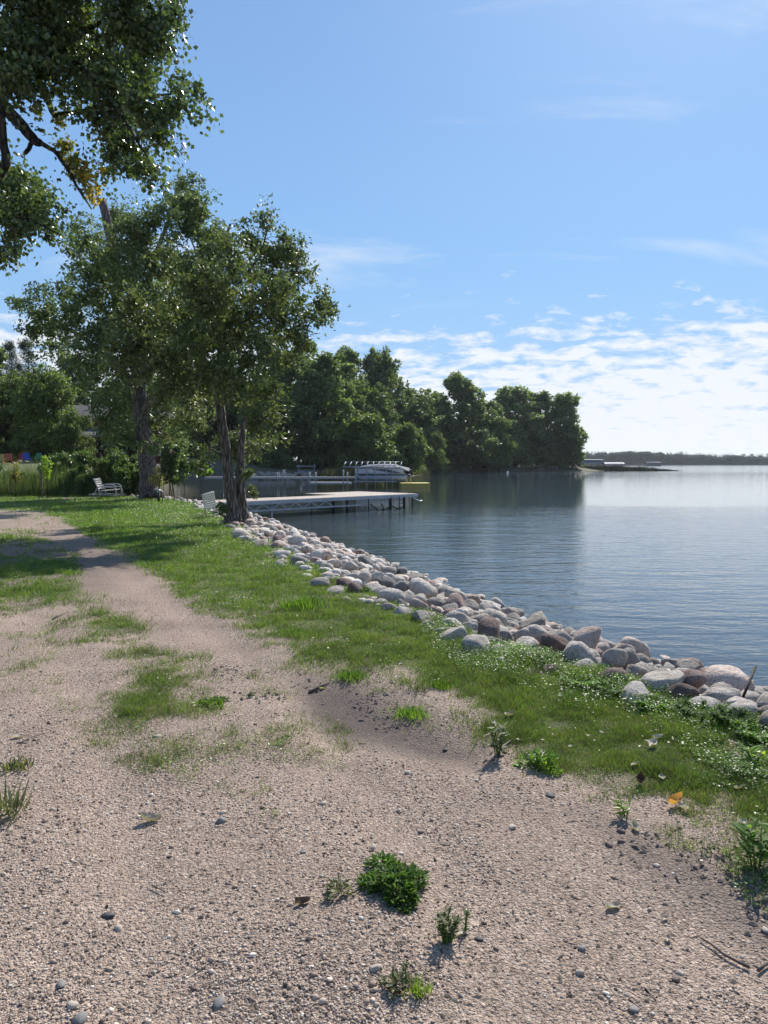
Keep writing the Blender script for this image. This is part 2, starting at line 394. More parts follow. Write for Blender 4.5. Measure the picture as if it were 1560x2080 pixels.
def height(x, y):
    x, y = np.asarray(x, float), np.asarray(y, float)
    d = land_signed(x, y)
    far = np.clip((np.hypot(x, y) - 45) / 15, 0, 1)
    up = 1.5 * np.clip((y - 38) / 26, 0, 1) * np.clip((-x - 12 - 0.05 * y) / 8, 0, 1) + 1.7 * np.clip((y - 70) / 30, 0, 1) * np.clip((-d - 3) / 20, 0, 1)
    bump = (fbm(x, y, 2.4, 3) - 0.5) * 0.09 + (fbm(x, y, 0.5, 9, 3) - 0.5) * 0.022 * (np.hypot(x, y) < 14)
    px, py = proj(x, y)
    track = soft(px, py, MUDPOLY, 90.0) * (y > 1)
    land = bump + up - 0.075 * track + 0.03 * (soft(px, py, MUDPOLY, 200.0) - soft(px, py, MUDPOLY, 60.0)) * (y > 1)
    edge = np.clip(-d / 6.0, 0, 1)
    landfar = np.where(d < 0, -0.75 + 0.95 * np.clip(-d / 3.0, 0, 1) + up, 0)
    land = land * (1 - far) + landfar * far
    bank = np.where(d < 3.4, -0.02 - 0.9 * np.clip(d / 3.0, 0, 2), -1.04 - (d - 3.4) * 0.13)
    bank = bank * (1 - far) + (-0.75 - 0.12 * d) * far
    bank = np.maximum(bank, -4.0)
    rut = np.zeros_like(land)
    for Pl in RUTS: rut = rut + np.exp(-(seg_dist(x, y, Pl) / 0.16) ** 2) * (y > 1.2) * (y < 16)
    land = land - 0.022 * np.clip(rut, 0, 1) * (0.5 + fbm(x, y, .8, 41, 2))
    return np.where(d < 0, land, np.minimum(bank, -0.02))
RUTS = [[W(*q)[:2] for q in pl] for pl in ([(1050, 2060), (800, 1660), (640, 1450), (480, 1320), (330, 1220), (240, 1150), (130, 1110)], [(330, 2060), (250, 1700), (200, 1480), (130, 1330), (40, 1230), (-100, 1160)])]
MUDPOLY = [(600, 1372), (700, 1362), (800, 1425), (900, 1468), (985, 1520), (980, 1545), (860, 1530), (700, 1490), (620, 1435)]
SOILPOLY = [(1190, 1655), (1330, 1690), (1450, 1750), (1570, 1830), (1700, 1900), (1700, 2010), (1560, 1930), (1420, 1850), (1280, 1770)]
G_MAIN = [(0, 1000), (390, 1000), (440, 1030), (480, 1058), (560, 1095), (640, 1140), (720, 1180), (800, 1212), (880, 1242), (960, 1278), (1080, 1316), (1200, 1344), (1300, 1380), (1420, 1410),
          (1600, 1470), (1900, 1580), (1900, 2000), (1560, 1800), (1450, 1720), (1330, 1668), (1200, 1615), (1080, 1565), (1000, 1535), (960, 1485), (880, 1450), (800, 1412), (720, 1370), (640, 1345),
          (560, 1332), (500, 1300), (430, 1268), (370, 1225), (330, 1185), (285, 1150), (240, 1118), (140, 1095), (0, 1100), (-900, 1110), (-900, 1000)]
G_LEFT = [(-300, 1118), (0, 1122), (160, 1112), (192, 1165), (172, 1200), (100, 1236), (0, 1240), (-300, 1262)]
G_ISLE = [(205, 1215), (270, 1230), (330, 1290), (385, 1330), (400, 1395), (480, 1430), (540, 1468), (480, 1482), (380, 1470), (300, 1505), (220, 1480), (195, 1400), (240, 1345), (160, 1312), (130, 1268)]
G_SPOT = [(480, 1570), (560, 1560), (580, 1600), (530, 1625), (490, 1610)]
G_LUSH = [(240, 1008), (400, 1015), (470, 1062), (560, 1104), (640, 1150), (600, 1170), (480, 1110), (360, 1100), (320, 1070), (230, 1040)]
G_LUSH2 = [(860, 1240), (960, 1285), (1080, 1328), (1200, 1354), (1300, 1390), (1420, 1420), (1600, 1480), (1700, 1560), (1500, 1540), (1380, 1480), (1250, 1450), (1100, 1400), (960, 1340), (900, 1300)]
G_THIN = [(60, 1110), (170, 1108), (260, 1150), (420, 1250), (600, 1345), (520, 1430), (330, 1400), (200, 1330), (90, 1240)]
G_SPECK = [(-200, 1130), (300, 1180), (520, 1330), (760, 1450), (700, 1620), (500, 1680), (250, 1560), (60, 1460), (-200, 1400)]
BARE = [(-160, 1026), (60, 1030), (125, 1044), (150, 1066), (190, 1100), (150, 1112), (90, 1084), (20, 1080), (-160, 1086)]
PATH = [(150, 1100), (215, 1120), (300, 1165), (350, 1215), (430, 1275), (510, 1330), (470, 1360), (400, 1310), (330, 1270), (250, 1210), (180, 1190), (170, 1150)]
def grass_cover(x, y):
    """0..1 how much of the ground the grass covers, and the shares of lush and of dull grass"""
    px, py = proj(x, y)
    f = 14 + 0.10 * np.maximum(py - 941, 0)
    nz = fbm(x, y, 1.3, 21, 4) - 0.5; nm = fbm(x, y, 0.42, 55, 4) - 0.5; nf = fbm(x, y, 0.13, 33, 3) - 0.5
    rag = (1.5 * nz + 2.0 * nm + 1.1 * nf)
    near = np.clip((py - 1120) / 500, 0, 1)                     # thin, trodden grass close to the drive
    cr = np.clip(1.15 + land_signed(x, y) / 2.9, 0, 1)
    g = soft(px, py, G_MAIN, f * 2.6) * (1.50 - near * (1.0 - 0.5 * cr)) - 0.30
    lush = np.maximum(soft(px, py, G_LUSH, f * 2.0), soft(px, py, G_LUSH2, f * 1.3))
    g = np.maximum(g, lush * 1.25 - 0.30)
    g = np.maximum(g, soft(px, py, G_LEFT, f * 2.2) * 0.95 - 0.25)
    g = np.maximum(g, soft(px, py, G_ISLE, f * 2.6) * 0.78 - 0.28)
    g = np.maximum(g, soft(px, py, G_SPOT, f * 2.0) * 0.55 - 0.25)
    g = np.maximum(g, soft(px, py, G_SPECK, f * 1.0) * 0.26 - 0.20)
    g = np.maximum(g, soft(px, py, G_THIN, f * 1.6) * 0.42 - 0.24)
    g = g - 1.15 * soft(px, py, BARE, 26) - 0.45 * soft(px, py, PATH, f * 1.2)
    g = g + rag * np.clip(g + 0.27, 0, 0.8)
    lush = np.clip(lush + 1.2 * nm + 0.9 * nz, 0, 1) * (lush > 0.02)
    back = (y < 1.0) | (y > 60)
    g = np.where(y > 45, np.where(y > 104, 0.5, 1.0), g); g = np.where(y < 1.5, 0.0, g)
    return np.clip(g, 0, 1), lush

def axis(segs):
    out = [segs[0][0]]
    for a, b, s in segs:
        n = max(1, int(round((b - a) / s))); out += list(np.linspace(a, b, n + 1)[1:])
    return np.array(out)
def grow(a, b, s0, k):
    o = [a]; s = s0
    while o[-1] < b: o.append(o[-1] + s); s *= k
    return o
gx = np.array(sorted(set(np.round([-v for v in grow(6, 3400, 0.14, 1.09)] + list(axis([(-6, 5, 0.075)])) + grow(5, 3400, 0.14, 1.085), 4))))
gy = np.array(sorted(set(np.round([-v for v in grow(0, 600, 0.6, 1.3)] + list(axis([(0, 1.6, 0.2), (1.6, 9, 0.07), (9, 20, 0.13)])) + grow(20, 3600, 0.16, 1.055), 4))))
GX, GY = np.meshgrid(gx, gy)
fx, fy = GX.ravel(), GY.ravel()
hz_ = height(fx, fy)
nx, ny = len(gx), len(gy)
ii = (np.arange(ny - 1)[:, None] * nx + np.arange(nx - 1)[None, :]).ravel()
quads = np.stack([ii, ii + 1, ii + nx + 1, ii + nx], 1)

m, t, out = newmat('ground_soil')
tcn = N(t, 'ShaderNodeTexCoord')
at_g = N(t, 'ShaderNodeAttribute', _attribute_name='grass'); at_m = N(t, 'ShaderNodeAttribute', _attribute_name='mud_shade')
n1 = N(t, 'ShaderNodeTexNoise', Scale=1.1, Detail=6.0, Roughness=0.6); n2 = N(t, 'ShaderNodeTexNoise', Scale=70.0, Detail=4.0, Roughness=0.7)
v1 = N(t, 'ShaderNodeTexVoronoi', Scale=140.0); v2 = N(t, 'ShaderNodeTexVoronoi', Scale=62.0); n3 = N(t, 'ShaderNodeTexNoise', Scale=9.0, Detail=5.0, Roughness=0.65)
for q in (n1, n2, v1, v2, n3): L(t, tcn.outputs['Object'], q.inputs['Vector'])
grav = ramp(t, v1.outputs['Color'], [(0.0, (0.08, 0.058, 0.045)), (0.3, (0.255, 0.187, 0.142)), (0.7, (0.41, 0.314, 0.248)), (0.95, (0.62, 0.50, 0.41))])
grav2 = ramp(t, v2.outputs['Color'], [(0.0, (0.20, 0.148, 0.118)), (0.5, (0.39, 0.296, 0.232)), (1.0, (0.55, 0.435, 0.352))])
grav = mixc(t, 0.45, grav, grav2)
fine = ramp(t, n1.outputs[0], [(0.28, 0.76), (0.55, 1.0), (0.75, 1.12)])
grav = mixc(t, 1.0, grav, fine, 'MULTIPLY')
grav = mixc(t, 1.0, grav, ramp(t, n2.outputs[0], [(0.3, 0.50), (0.7, 1.42)]), 'MULTIPLY')
mud_shade_col = ramp(t, n3.outputs[0], [(0.25, (0.055, 0.043, 0.039)), (0.75, (0.135, 0.109, 0.099))])
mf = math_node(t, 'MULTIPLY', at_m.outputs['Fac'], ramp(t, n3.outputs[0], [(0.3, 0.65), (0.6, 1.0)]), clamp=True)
c0 = mixc(t, mf, grav, mud_shade_col)
turf = ramp(t, n3.outputs[0], [(0.25, (0.050, 0.085, 0.020)), (0.55, (0.080, 0.115, 0.030)), (0.80, (0.13, 0.135, 0.065))])
gf = math_node(t, 'MULTIPLY', math_node(t, 'SUBTRACT', math_node(t, 'ADD', at_g.outputs['Fac'], math_node(t, 'MULTIPLY', n3.outputs[0], 0.7)), 0.62), 1.9, clamp=True)
c1 = mixc(t, math_node(t, 'MULTIPLY', gf, 0.78), c0, turf)
b = N(t, 'ShaderNodeBsdfPrincipled', Roughness=0.92); b.inputs['Specular IOR Level'].default_value = 0.2
L(t, c1, b.inputs['Base Color'])
hgt = math_node(t, 'ADD', math_node(t, 'ADD', math_node(t, 'MULTIPLY', v1.outputs['Distance'], -0.8), math_node(t, 'MULTIPLY', v2.outputs['Distance'], -1.1)), math_node(t, 'MULTIPLY', n2.outputs[0], 0.5))
bp = N(t, 'ShaderNodeBump', Strength=1.0, Distance=0.009); L(t, hgt, bp.inputs['Height'])
L(t, bp.outputs[0], b.inputs['Normal']); L(t, b.outputs[0], out.inputs[0])
M_GROUND = m

gm = mesh_np('ground', np.stack([fx, fy, hz_], 1), quads, M_GROUND, True)
gcov, glush = grass_cover(fx, fy)
gpx, gpy = proj(fx, fy)
mud_shade = np.maximum(soft(gpx, gpy, MUDPOLY, 55.0) * 0.95, soft(gpx, gpy, SOILPOLY, 90.0) * 0.75) * (fy > 1)
dsh = land_signed(fx, fy)
mud_shade = np.maximum(mud_shade, np.clip(1 + dsh / 0.5, 0, 1) * 0.9)
mud_shade = np.maximum(mud_shade, (fy > 104) * 1.0)  # far bank: forest soil darkened to stand for the shade under its trees
painted_shade = soft(gpx, gpy, [(-300, 1110), (250, 1100), (330, 1130), (200, 1200), (-300, 1230)], 60) * 0.5 * (fy > 1)  # tree shadow over the left ground, painted in as darker soil
mud_shade = np.maximum(mud_shade, painted_shade)
for nm, arr in (('grass', gcov), ('mud_shade', mud_shade)):
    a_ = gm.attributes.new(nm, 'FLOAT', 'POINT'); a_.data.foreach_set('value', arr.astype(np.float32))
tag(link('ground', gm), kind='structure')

# ---------------------------------------------------------------- the lake
wx = np.array(sorted(set(np.round([-v for v in grow(45, 3400, 3, 1.25)] + list(axis([(-45, 60, 1.0)])) + grow(60, 3400, 3, 1.25), 3))))
wy = np.array(sorted(set(np.round([-400.0, -100, -40, -15] + list(axis([(-8, 60, 0.8), (60, 260, 2.5)])) + grow(260, 3600, 6, 1.2), 3))))
WX, WY = np.meshgrid(wx, wy); qx, qy = WX.ravel(), WY.ravel()
nxw = len(wx); iw = (np.arange(len(wy) - 1)[:, None] * nxw + np.arange(nxw - 1)[None, :]).ravel()
lm = mesh_np('lake_water', np.stack([qx, qy, np.full_like(qx, WATER)], 1), np.stack([iw, iw + 1, iw + nxw + 1, iw + nxw], 1), None, True)
dep = np.maximum(WATER - height(qx, qy), 0)
a_ = lm.attributes.new('shallow', 'FLOAT', 'POINT'); a_.data.foreach_set('value', np.maximum(np.exp(-dep / 1.0), np.clip((150 - qy) / 40, 0, 1) * np.clip((qy - 38) / 12, 0, 1) * np.clip((10 + .05 * qy - qx) / 14, 0, 1)).astype(np.float32))
m, t, out = newmat('lake_water')
tcn = N(t, 'ShaderNodeTexCoord'); sh = N(t, 'ShaderNodeAttribute', _attribute_name='shallow')
def wave(scale, sx, sy, rz, detail):
    mp_ = N(t, 'ShaderNodeMapping'); mp_.inputs['Scale'].default_value = (sx, sy, 1); mp_.inputs['Rotation'].default_value = (0, 0, R(rz))
    L(t, tcn.outputs['Object'], mp_.inputs[0])
    n_ = N(t, 'ShaderNodeTexNoise', Scale=scale, Detail=detail, Roughness=0.55, Distortion=0.3); L(t, mp_.outputs[0], n_.inputs['Vector'])
    return n_.outputs[0]
w1 = wave(3.4, 0.42, 1.0, -14, 3.0); w2 = wave(1.1, 0.35, 1.0, 10, 2.0); w3 = wave(11.0, 0.6, 1.0, -24, 2.0)
patch = wave(0.035, 0.5, 1.4, -6, 3.0)
sepw = N(t, 'ShaderNodeSeparateXYZ'); L(t, tcn.outputs['Object'], sepw.inputs[0])
# a breeze roughens the near water; a calm belt lies further out, then ripples again far off
yb = math_node(t, 'ADD', sepw.outputs[1], math_node(t, 'MULTIPLY', math_node(t, 'SUBTRACT', patch, 0.5), 34.0))
ny_ = math_node(t, 'DIVIDE', yb, 300.0)
amp = ramp(t, ny_, [(0.0, 0.50), (0.11, 0.48), (0.14, 0.11), (0.5, 0.09), (0.72, 0.40), (1.0, 0.5)])
h = math_node(t, 'ADD', math_node(t, 'ADD', math_node(t, 'MULTIPLY', w1, 0.75), math_node(t, 'MULTIPLY', w2, 1.1)), math_node(t, 'MULTIPLY', w3, 0.22))
h = math_node(t, 'MULTIPLY', h, amp)
bp = N(t, 'ShaderNodeBump', Strength=1.0, Distance=0.055); L(t, h, bp.inputs['Height'])
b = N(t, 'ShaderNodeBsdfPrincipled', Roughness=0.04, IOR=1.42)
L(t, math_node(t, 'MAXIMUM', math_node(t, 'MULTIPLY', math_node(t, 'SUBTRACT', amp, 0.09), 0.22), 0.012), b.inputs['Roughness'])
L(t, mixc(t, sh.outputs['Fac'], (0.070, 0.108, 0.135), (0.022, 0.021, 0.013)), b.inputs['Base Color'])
L(t, bp.outputs[0], b.inputs['Normal']); L(t, b.outputs[0], out.inputs[0])
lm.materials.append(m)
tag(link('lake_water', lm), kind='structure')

# ---------------------------------------------------------------- leaves and trees
def unit(v):
    return v / np.maximum(np.linalg.norm(v, axis=1, keepdims=True), 1e-9)
def leaf_quads(P, A, Nn, ln, wd, fold=0.0):
    """rhombic leaves: base P, axis A, normal Nn, length, width"""
    A = unit(A); S = unit(np.cross(A, Nn)); U = np.cross(S, A)
    ln = np.asarray(ln)[:, None]; wd = np.asarray(wd)[:, None]
    v0 = P; v2 = P + A * ln; mid = P + A * ln * 0.42 + U * ln * fold
    v1 = mid + S * wd * 0.5; v3 = mid - S * wd * 0.5
    V = np.stack([v0, v1, v2, v3], 1).reshape(-1, 3)
    n = len(P); i = np.arange(n)[:, None] * 4
    return V, i + np.array([[0, 1, 2, 3]])
def rdir(n, r=rng):
    return unit(r.normal(size=(n, 3)))
def lobe_leaves(lobes, n, ln, wd, r, shell=0.55, sq=0.8, droop=0.25, lift=0):
    """lobes: list of (centre, radius, weight): leaves in clumpy shells"""
    C = np.array([l[0] for l in lobes]); Rd = np.array([l[1] for l in lobes])
    w = np.array([l[2] for l in lobes]) * Rd ** 2; w /= w.sum()
    k = r.choice(len(lobes), n, p=w)
    d = rdir(n, r); rad = (shell + (1 - shell) * r.random(n)) * (0.85 + 0.35 * r.random(n))
    P = C[k] + d * (Rd[k] * rad)[:, None] * np.array([1, 1, sq])
    if lift: P[:, 2] += 0
    A = rdir(n, r) + 0.5 * d; A[:, 2] -= droop
    Nn = rdir(n, r) + np.array([0, 0, 0.9])
    s = 0.65 + 0.7 * r.random(n)
    return leaf_quads(P, A, Nn, ln * s, wd * s, 0.05)
def blobs_in(lobes, per, r, f=0.36):
    """break each lobe into smaller clumps so the outline is uneven"""
    out_ = []
    for c, rad, w in lobes:
        for _ in range(per):
            d = rdir(1, r)[0] * rad * (0.45 + 0.75 * r.random()); d[2] *= 0.85
            out_.append((np.array(c) + d, rad * f * (0.6 + 0.8 * r.random()), w))
    return out_

def envelope_tree(seed, H, Wd, z0, prof, n, ln, wd, mat, nl=46, asym=0.25, name='tree'):
    """a crown as clumps filling a profile (radius share by height share) + trunk with limbs; returns meshes"""
    r = np.random.default_rng(seed)
    lobes = []
    for i in range(nl):
        u = r.random() ** 0.85
        rr = np.interp(u, [p[0] for p in prof], [p[1] for p in prof]) * Wd / 2
        th = r.random() * 6.283; q = math.sqrt(r.random()) * 0.80
        q *= 1 + asym * (r.random() - 0.5)
        rad = Wd * (0.14 + 0.10 * r.random()) * (1.0 - 0.35 * u)
        lobes.append((np.array([math.cos(th) * rr * q, math.sin(th) * rr * q, z0 + (H - z0) * u * 0.96]), rad, 1.0))
    V, Q = lobe_leaves(blobs_in(lobes, 11, r, 0.36), n, ln, wd, r, 0.30, 0.85)
    crown = mesh_np('crown', V, Q, mat)
    tb = MB(); rt = H * 0.019 + 0.08
    top = H * 0.72; lean = (r.random(2) - 0.5) * H * 0.06
    tp = [(lean[0] * k * k, lean[1] * k * k, -0.3 + (top + 0.3) * k) for k in np.linspace(0, 1, 6)]
    tb.tube(tp, [rt * (1.35 if i == 0 else 1) * (1 - 0.75 * i / 5) for i in range(6)], 8)
    for i in range(7):
        k = 0.25 + 0.6 * r.random(); p = np.array([lean[0] * k * k, lean[1] * k * k, top * k])
        l = lobes[r.integers(len(lobes))][0]; e = np.array([l[0], l[1], max(l[2], p[2] + H * 0.05)])
        md = (p + e) / 2 + np.array([0, 0, -0.03 * H])
        tb.tube([tuple(p), tuple(md), tuple(e)], [rt * 0.42, rt * 0.28, rt * 0.08], 6)
    trunk = tb.mesh('trunk', M_BARKD, True)
    return crown, trunk
def place_tree(name, meshes, loc, label, cat='tree', group=None, rz=0.0, s=(1, 1, 1)):
    e = empty(name, loc, rz); tag(e, label, cat, group)
    link('crown', meshes[0], e, scale=s); link('trunk', meshes[1], e, scale=s)
    return e

OVAL = [(0, 0.6), (0.2, 0.92), (0.5, 1.0), (0.75, 0.88), (0.92, 0.62), (1, 0.35)]
ROUND = [(0, 0.6), (0.25, 0.95), (0.55, 1.0), (0.8, 0.78), (1, 0.35)]
POPLAR = [(0, 0.85), (0.3, 1.0), (0.6, 0.95), (0.85, 0.72), (1, 0.4)]
BUSHY = [(0, 0.95), (0.4, 1.0), (0.75, 0.75), (1, 0.35)]
CONE = [(0, 1.0), (0.4, 0.8), (0.75, 0.45), (1, 0.1)]
KIND = dict(
    tall=[envelope_tree(s, 24, 13, 3.0, OVAL, 26000, 0.58, 0.38, LM['far']) for s in (1, 2, 3)],
    round=[envelope_tree(s, 18, 15, 2.5, ROUND, 26000, 0.56, 0.38, LM['far']) for s in (4, 5)],
    poplar=[envelope_tree(s, 23, 12, 1.8, POPLAR, 26000, 0.58, 0.38, LM['far'], 60) for s in (6, 7)],
    bushy=[envelope_tree(s, 9, 10, 0.3, BUSHY, 18000, 0.40, 0.27, LM['light'], 38) for s in (8, 9)],
    willow=[envelope_tree(10, 9, 5, 0.6, OVAL, 7000, 0.42, 0.14, LM['light'], 30)],
    lawn=[envelope_tree(s, 10, 9, 1.4, ROUND, 26000, 0.27, 0.18, LM['light'], 50) for s in (11, 12)],
    pine=[envelope_tree(13, 22, 9, 5.0, CONE, 12000, 0.5, 0.10, LM['pine'], 40)],
    shrub=[envelope_tree(s, 4.5, 7, 0.0, BUSHY, 10000, 0.38, 0.26, LM['far'], 26) for s in (14, 15)],
)
KH = dict(tall=(24, 13), round=(18, 15), poplar=(23, 12), bushy=(9, 10), willow=(9, 5), lawn=(10, 9), pine=(22, 9), shrub=(4.5, 7))
def tree_at(kind, var, cx, top, wpx, d, label, name, group=None, rz=None):
    x = At(cx, 941, d)[0]; z = float(height(np.array([x]), np.array([d]))[0])
    Ht = At(cx, top, d)[2] - z; Wt = wpx * d / F
    h0, w0 = KH[kind]
    ms = KIND[kind][var % len(KIND[kind])]
    s = (Wt / w0, Wt / w0, Ht / h0)
    return place_tree(name, ms, (x, d, z), label, 'tree' if kind not in ('shrub',) else 'shrub', group, rnd.random() * 6.28 if rz is None else rz, s)
GB = 'trees lining the far shore of the bay'
FAR_TREES = [
    ('tall', 0, 640, 688, 175, 128, 'tallest broad tree left of the boat lift, rising right of the two-stemmed tree', 'broadleaf_tree'),
    ('round', 0, 765, 722, 135, 172, 'dark round-topped tree standing high behind the boat lift', 'broadleaf_tree'),
    ('tall', 1, 700, 712, 110, 155, 'narrow tall tree between the tallest crown and the dark round-topped one', 'broadleaf_tree'),
    ('round', 1, 745, 785, 140, 140, 'middle-height dull green tree in front of the dark round-topped tree', 'broadleaf_tree'),
    ('bushy', 0, 735, 845, 150, 126, 'low light green bushy tree right behind the covered boat', 'bushy_tree'),
    ('tall', 2, 838, 790, 115, 182, 'slim tree with a ragged top right of the dark round-topped tree', 'broadleaf_tree'),
    ('tall', 0, 878, 785, 80, 212, 'thin tree top poking up left of the pale-topped cottonwood', 'broadleaf_tree'),
    ('bushy', 1, 818, 862, 100, 140, 'low yellow-green bushy tree above the raft', 'bushy_tree'),
    ('tall', 1, 936, 766, 140, 203, 'pale-topped tall tree, highest in the middle of the far shore', 'broadleaf_tree'),
    ('willow', 0, 888, 880, 46, 176, 'small feathery light green tree at the water in front of dark trunks', 'small_tree'),
    ('poplar', 1, 884, 800, 90, 207, 'mid-height dark tree left of and behind the pale-topped cottonwood', 'broadleaf_tree'),
    ('poplar', 0, 985, 815, 115, 216, 'dark tree filling the gap right of the pale-topped cottonwood', 'broadleaf_tree'),
    ('poplar', 1, 1045, 785, 115, 229, 'tall tree with a spike at its top toward the end of the point', 'broadleaf_tree'),
    ('willow', 0, 1015, 852, 62, 212, 'yellowish small tree leaning out before the spike-topped tree', 'small_tree'),
    ('poplar', 0, 1092, 795, 100, 236, 'tall tree second from the tip of the point', 'broadleaf_tree'),
    ('poplar', 1, 1142, 798, 92, 238, 'last tall dark tree at the very tip of the point', 'broadleaf_tree'),
    ('poplar', 0, 1163, 866, 42, 236, 'low side tree bulging over the water at the tip of the point', 'broadleaf_tree'),
    ('tall', 2, 560, 728, 130, 134, 'tall tree half hidden behind the right side of the two-stemmed tree', 'broadleaf_tree'),
    ('tall', 0, 470, 752, 130, 142, 'tall dark tree hidden behind the two-stemmed tree trunk', 'broadleaf_tree'),
    ('round', 0, 400, 770, 120, 140, 'round dark tree seen between the two near trunks', 'broadleaf_tree'),
    ('tall', 2, 330, 770, 120, 134, 'dark tree behind the thick ridged trunk', 'broadleaf_tree'),
    ('round', 1, 530, 800, 110, 126, 'dark spreading tree over the bay stones left of the tall far trunk', 'broadleaf_tree'),
    ('round', 0, 690, 780, 120, 136, 'dark tree filling the gap left of the dull green tree', 'broadleaf_tree'),
    ('round', 1, 905, 835, 90, 210, 'low dark tree behind the small feathery one', 'broadleaf_tree'),
]
for i, (k, v, cx, top, w_, d, lab, nm) in enumerate(FAR_TREES):
    tree_at(k, v, cx, top, w_, d, lab, nm, GB)
SHR = [(420, 905, 90, 131), (480, 912, 90, 128), (560, 915, 80, 124), (645, 912, 80, 128), (860, 915, 70, 196), (930, 910, 80, 214), (985, 914, 70, 222), (1030, 920, 60, 232), (1120, 918, 60, 243), (775, 905, 90, 136)]
SHL = ['leftmost dark shrub on the bay shore behind the thick trunk', 'dark shrub on the bay shore behind the two-stemmed trunk', 'dark shrub just left of the tall far trunk', 'dark shrub between the rack boat and the covered boat',
       'dark shrub right of the raft under the trees', 'dark shrub left of the point shed, under the pale-topped tree', 'shrub at the shore under the dark gap tree', 'shrub left of the grey green shed', 'shrub beneath the last tall trees of the point', 'wide shrub behind the covered boat']
for i, ((cx, top, w_, d), lab) in enumerate(zip(SHR, SHL)):
    tree_at('shrub', i, cx, top, w_, d, lab, 'shore_shrub', 'shrubs along the far shore of the bay')
GL = 'trees about the red house'
for k, v, cx, top, w_, d, lab, nm in [
    ('pine', 0, 62, 688, 92, 112, 'feathery pine rising highest at the far left', 'pine_tree'),
    ('pine', 0, 28, 692, 80, 118, 'second pine just left of the highest pine', 'pine_tree'),
    ('tall', 1, -10, 705, 110, 92, 'large olive green tree cut off by the left edge', 'broadleaf_tree'),
    ('lawn', 0, 100, 752, 175, 72, 'leafy lawn tree with lit right side hiding most of the red house', 'lawn_tree'),
    ('lawn', 1, 15, 775, 170, 74, 'dark lawn tree behind the coloured chairs', 'lawn_tree'),
    ('lawn', 0, 150, 838, 90, 68, 'small lit tree reaching toward the house porch', 'lawn_tree'),
    ('round', 1, 262, 800, 110, 80, 'dark tree in front of the right half of the red house', 'broadleaf_tree'),
    ('tall', 2, 150, 720, 110, 108, 'tall tree behind the roof of the red house', 'broadleaf_tree'),
    ('tall', 0, 245, 745, 110, 112, 'dark tree behind the house near the thick ridged trunk', 'broadleaf_tree'),
    ('shrub', 0, 10, 905, 70, 84, 'dark hedge shrub at the back of the far left lawn', 'hedge_shrub'),
    ('shrub', 1, 75, 905, 70, 88, 'dark hedge shrub behind the blue chair', 'hedge_shrub'),
    ('shrub', 0, -50, 905, 80, 86, 'dark hedge shrub outside the left edge of the lawn', 'hedge_shrub'),
]:
    tree_at(k, v, cx, top, w_, d, lab, nm, GL)

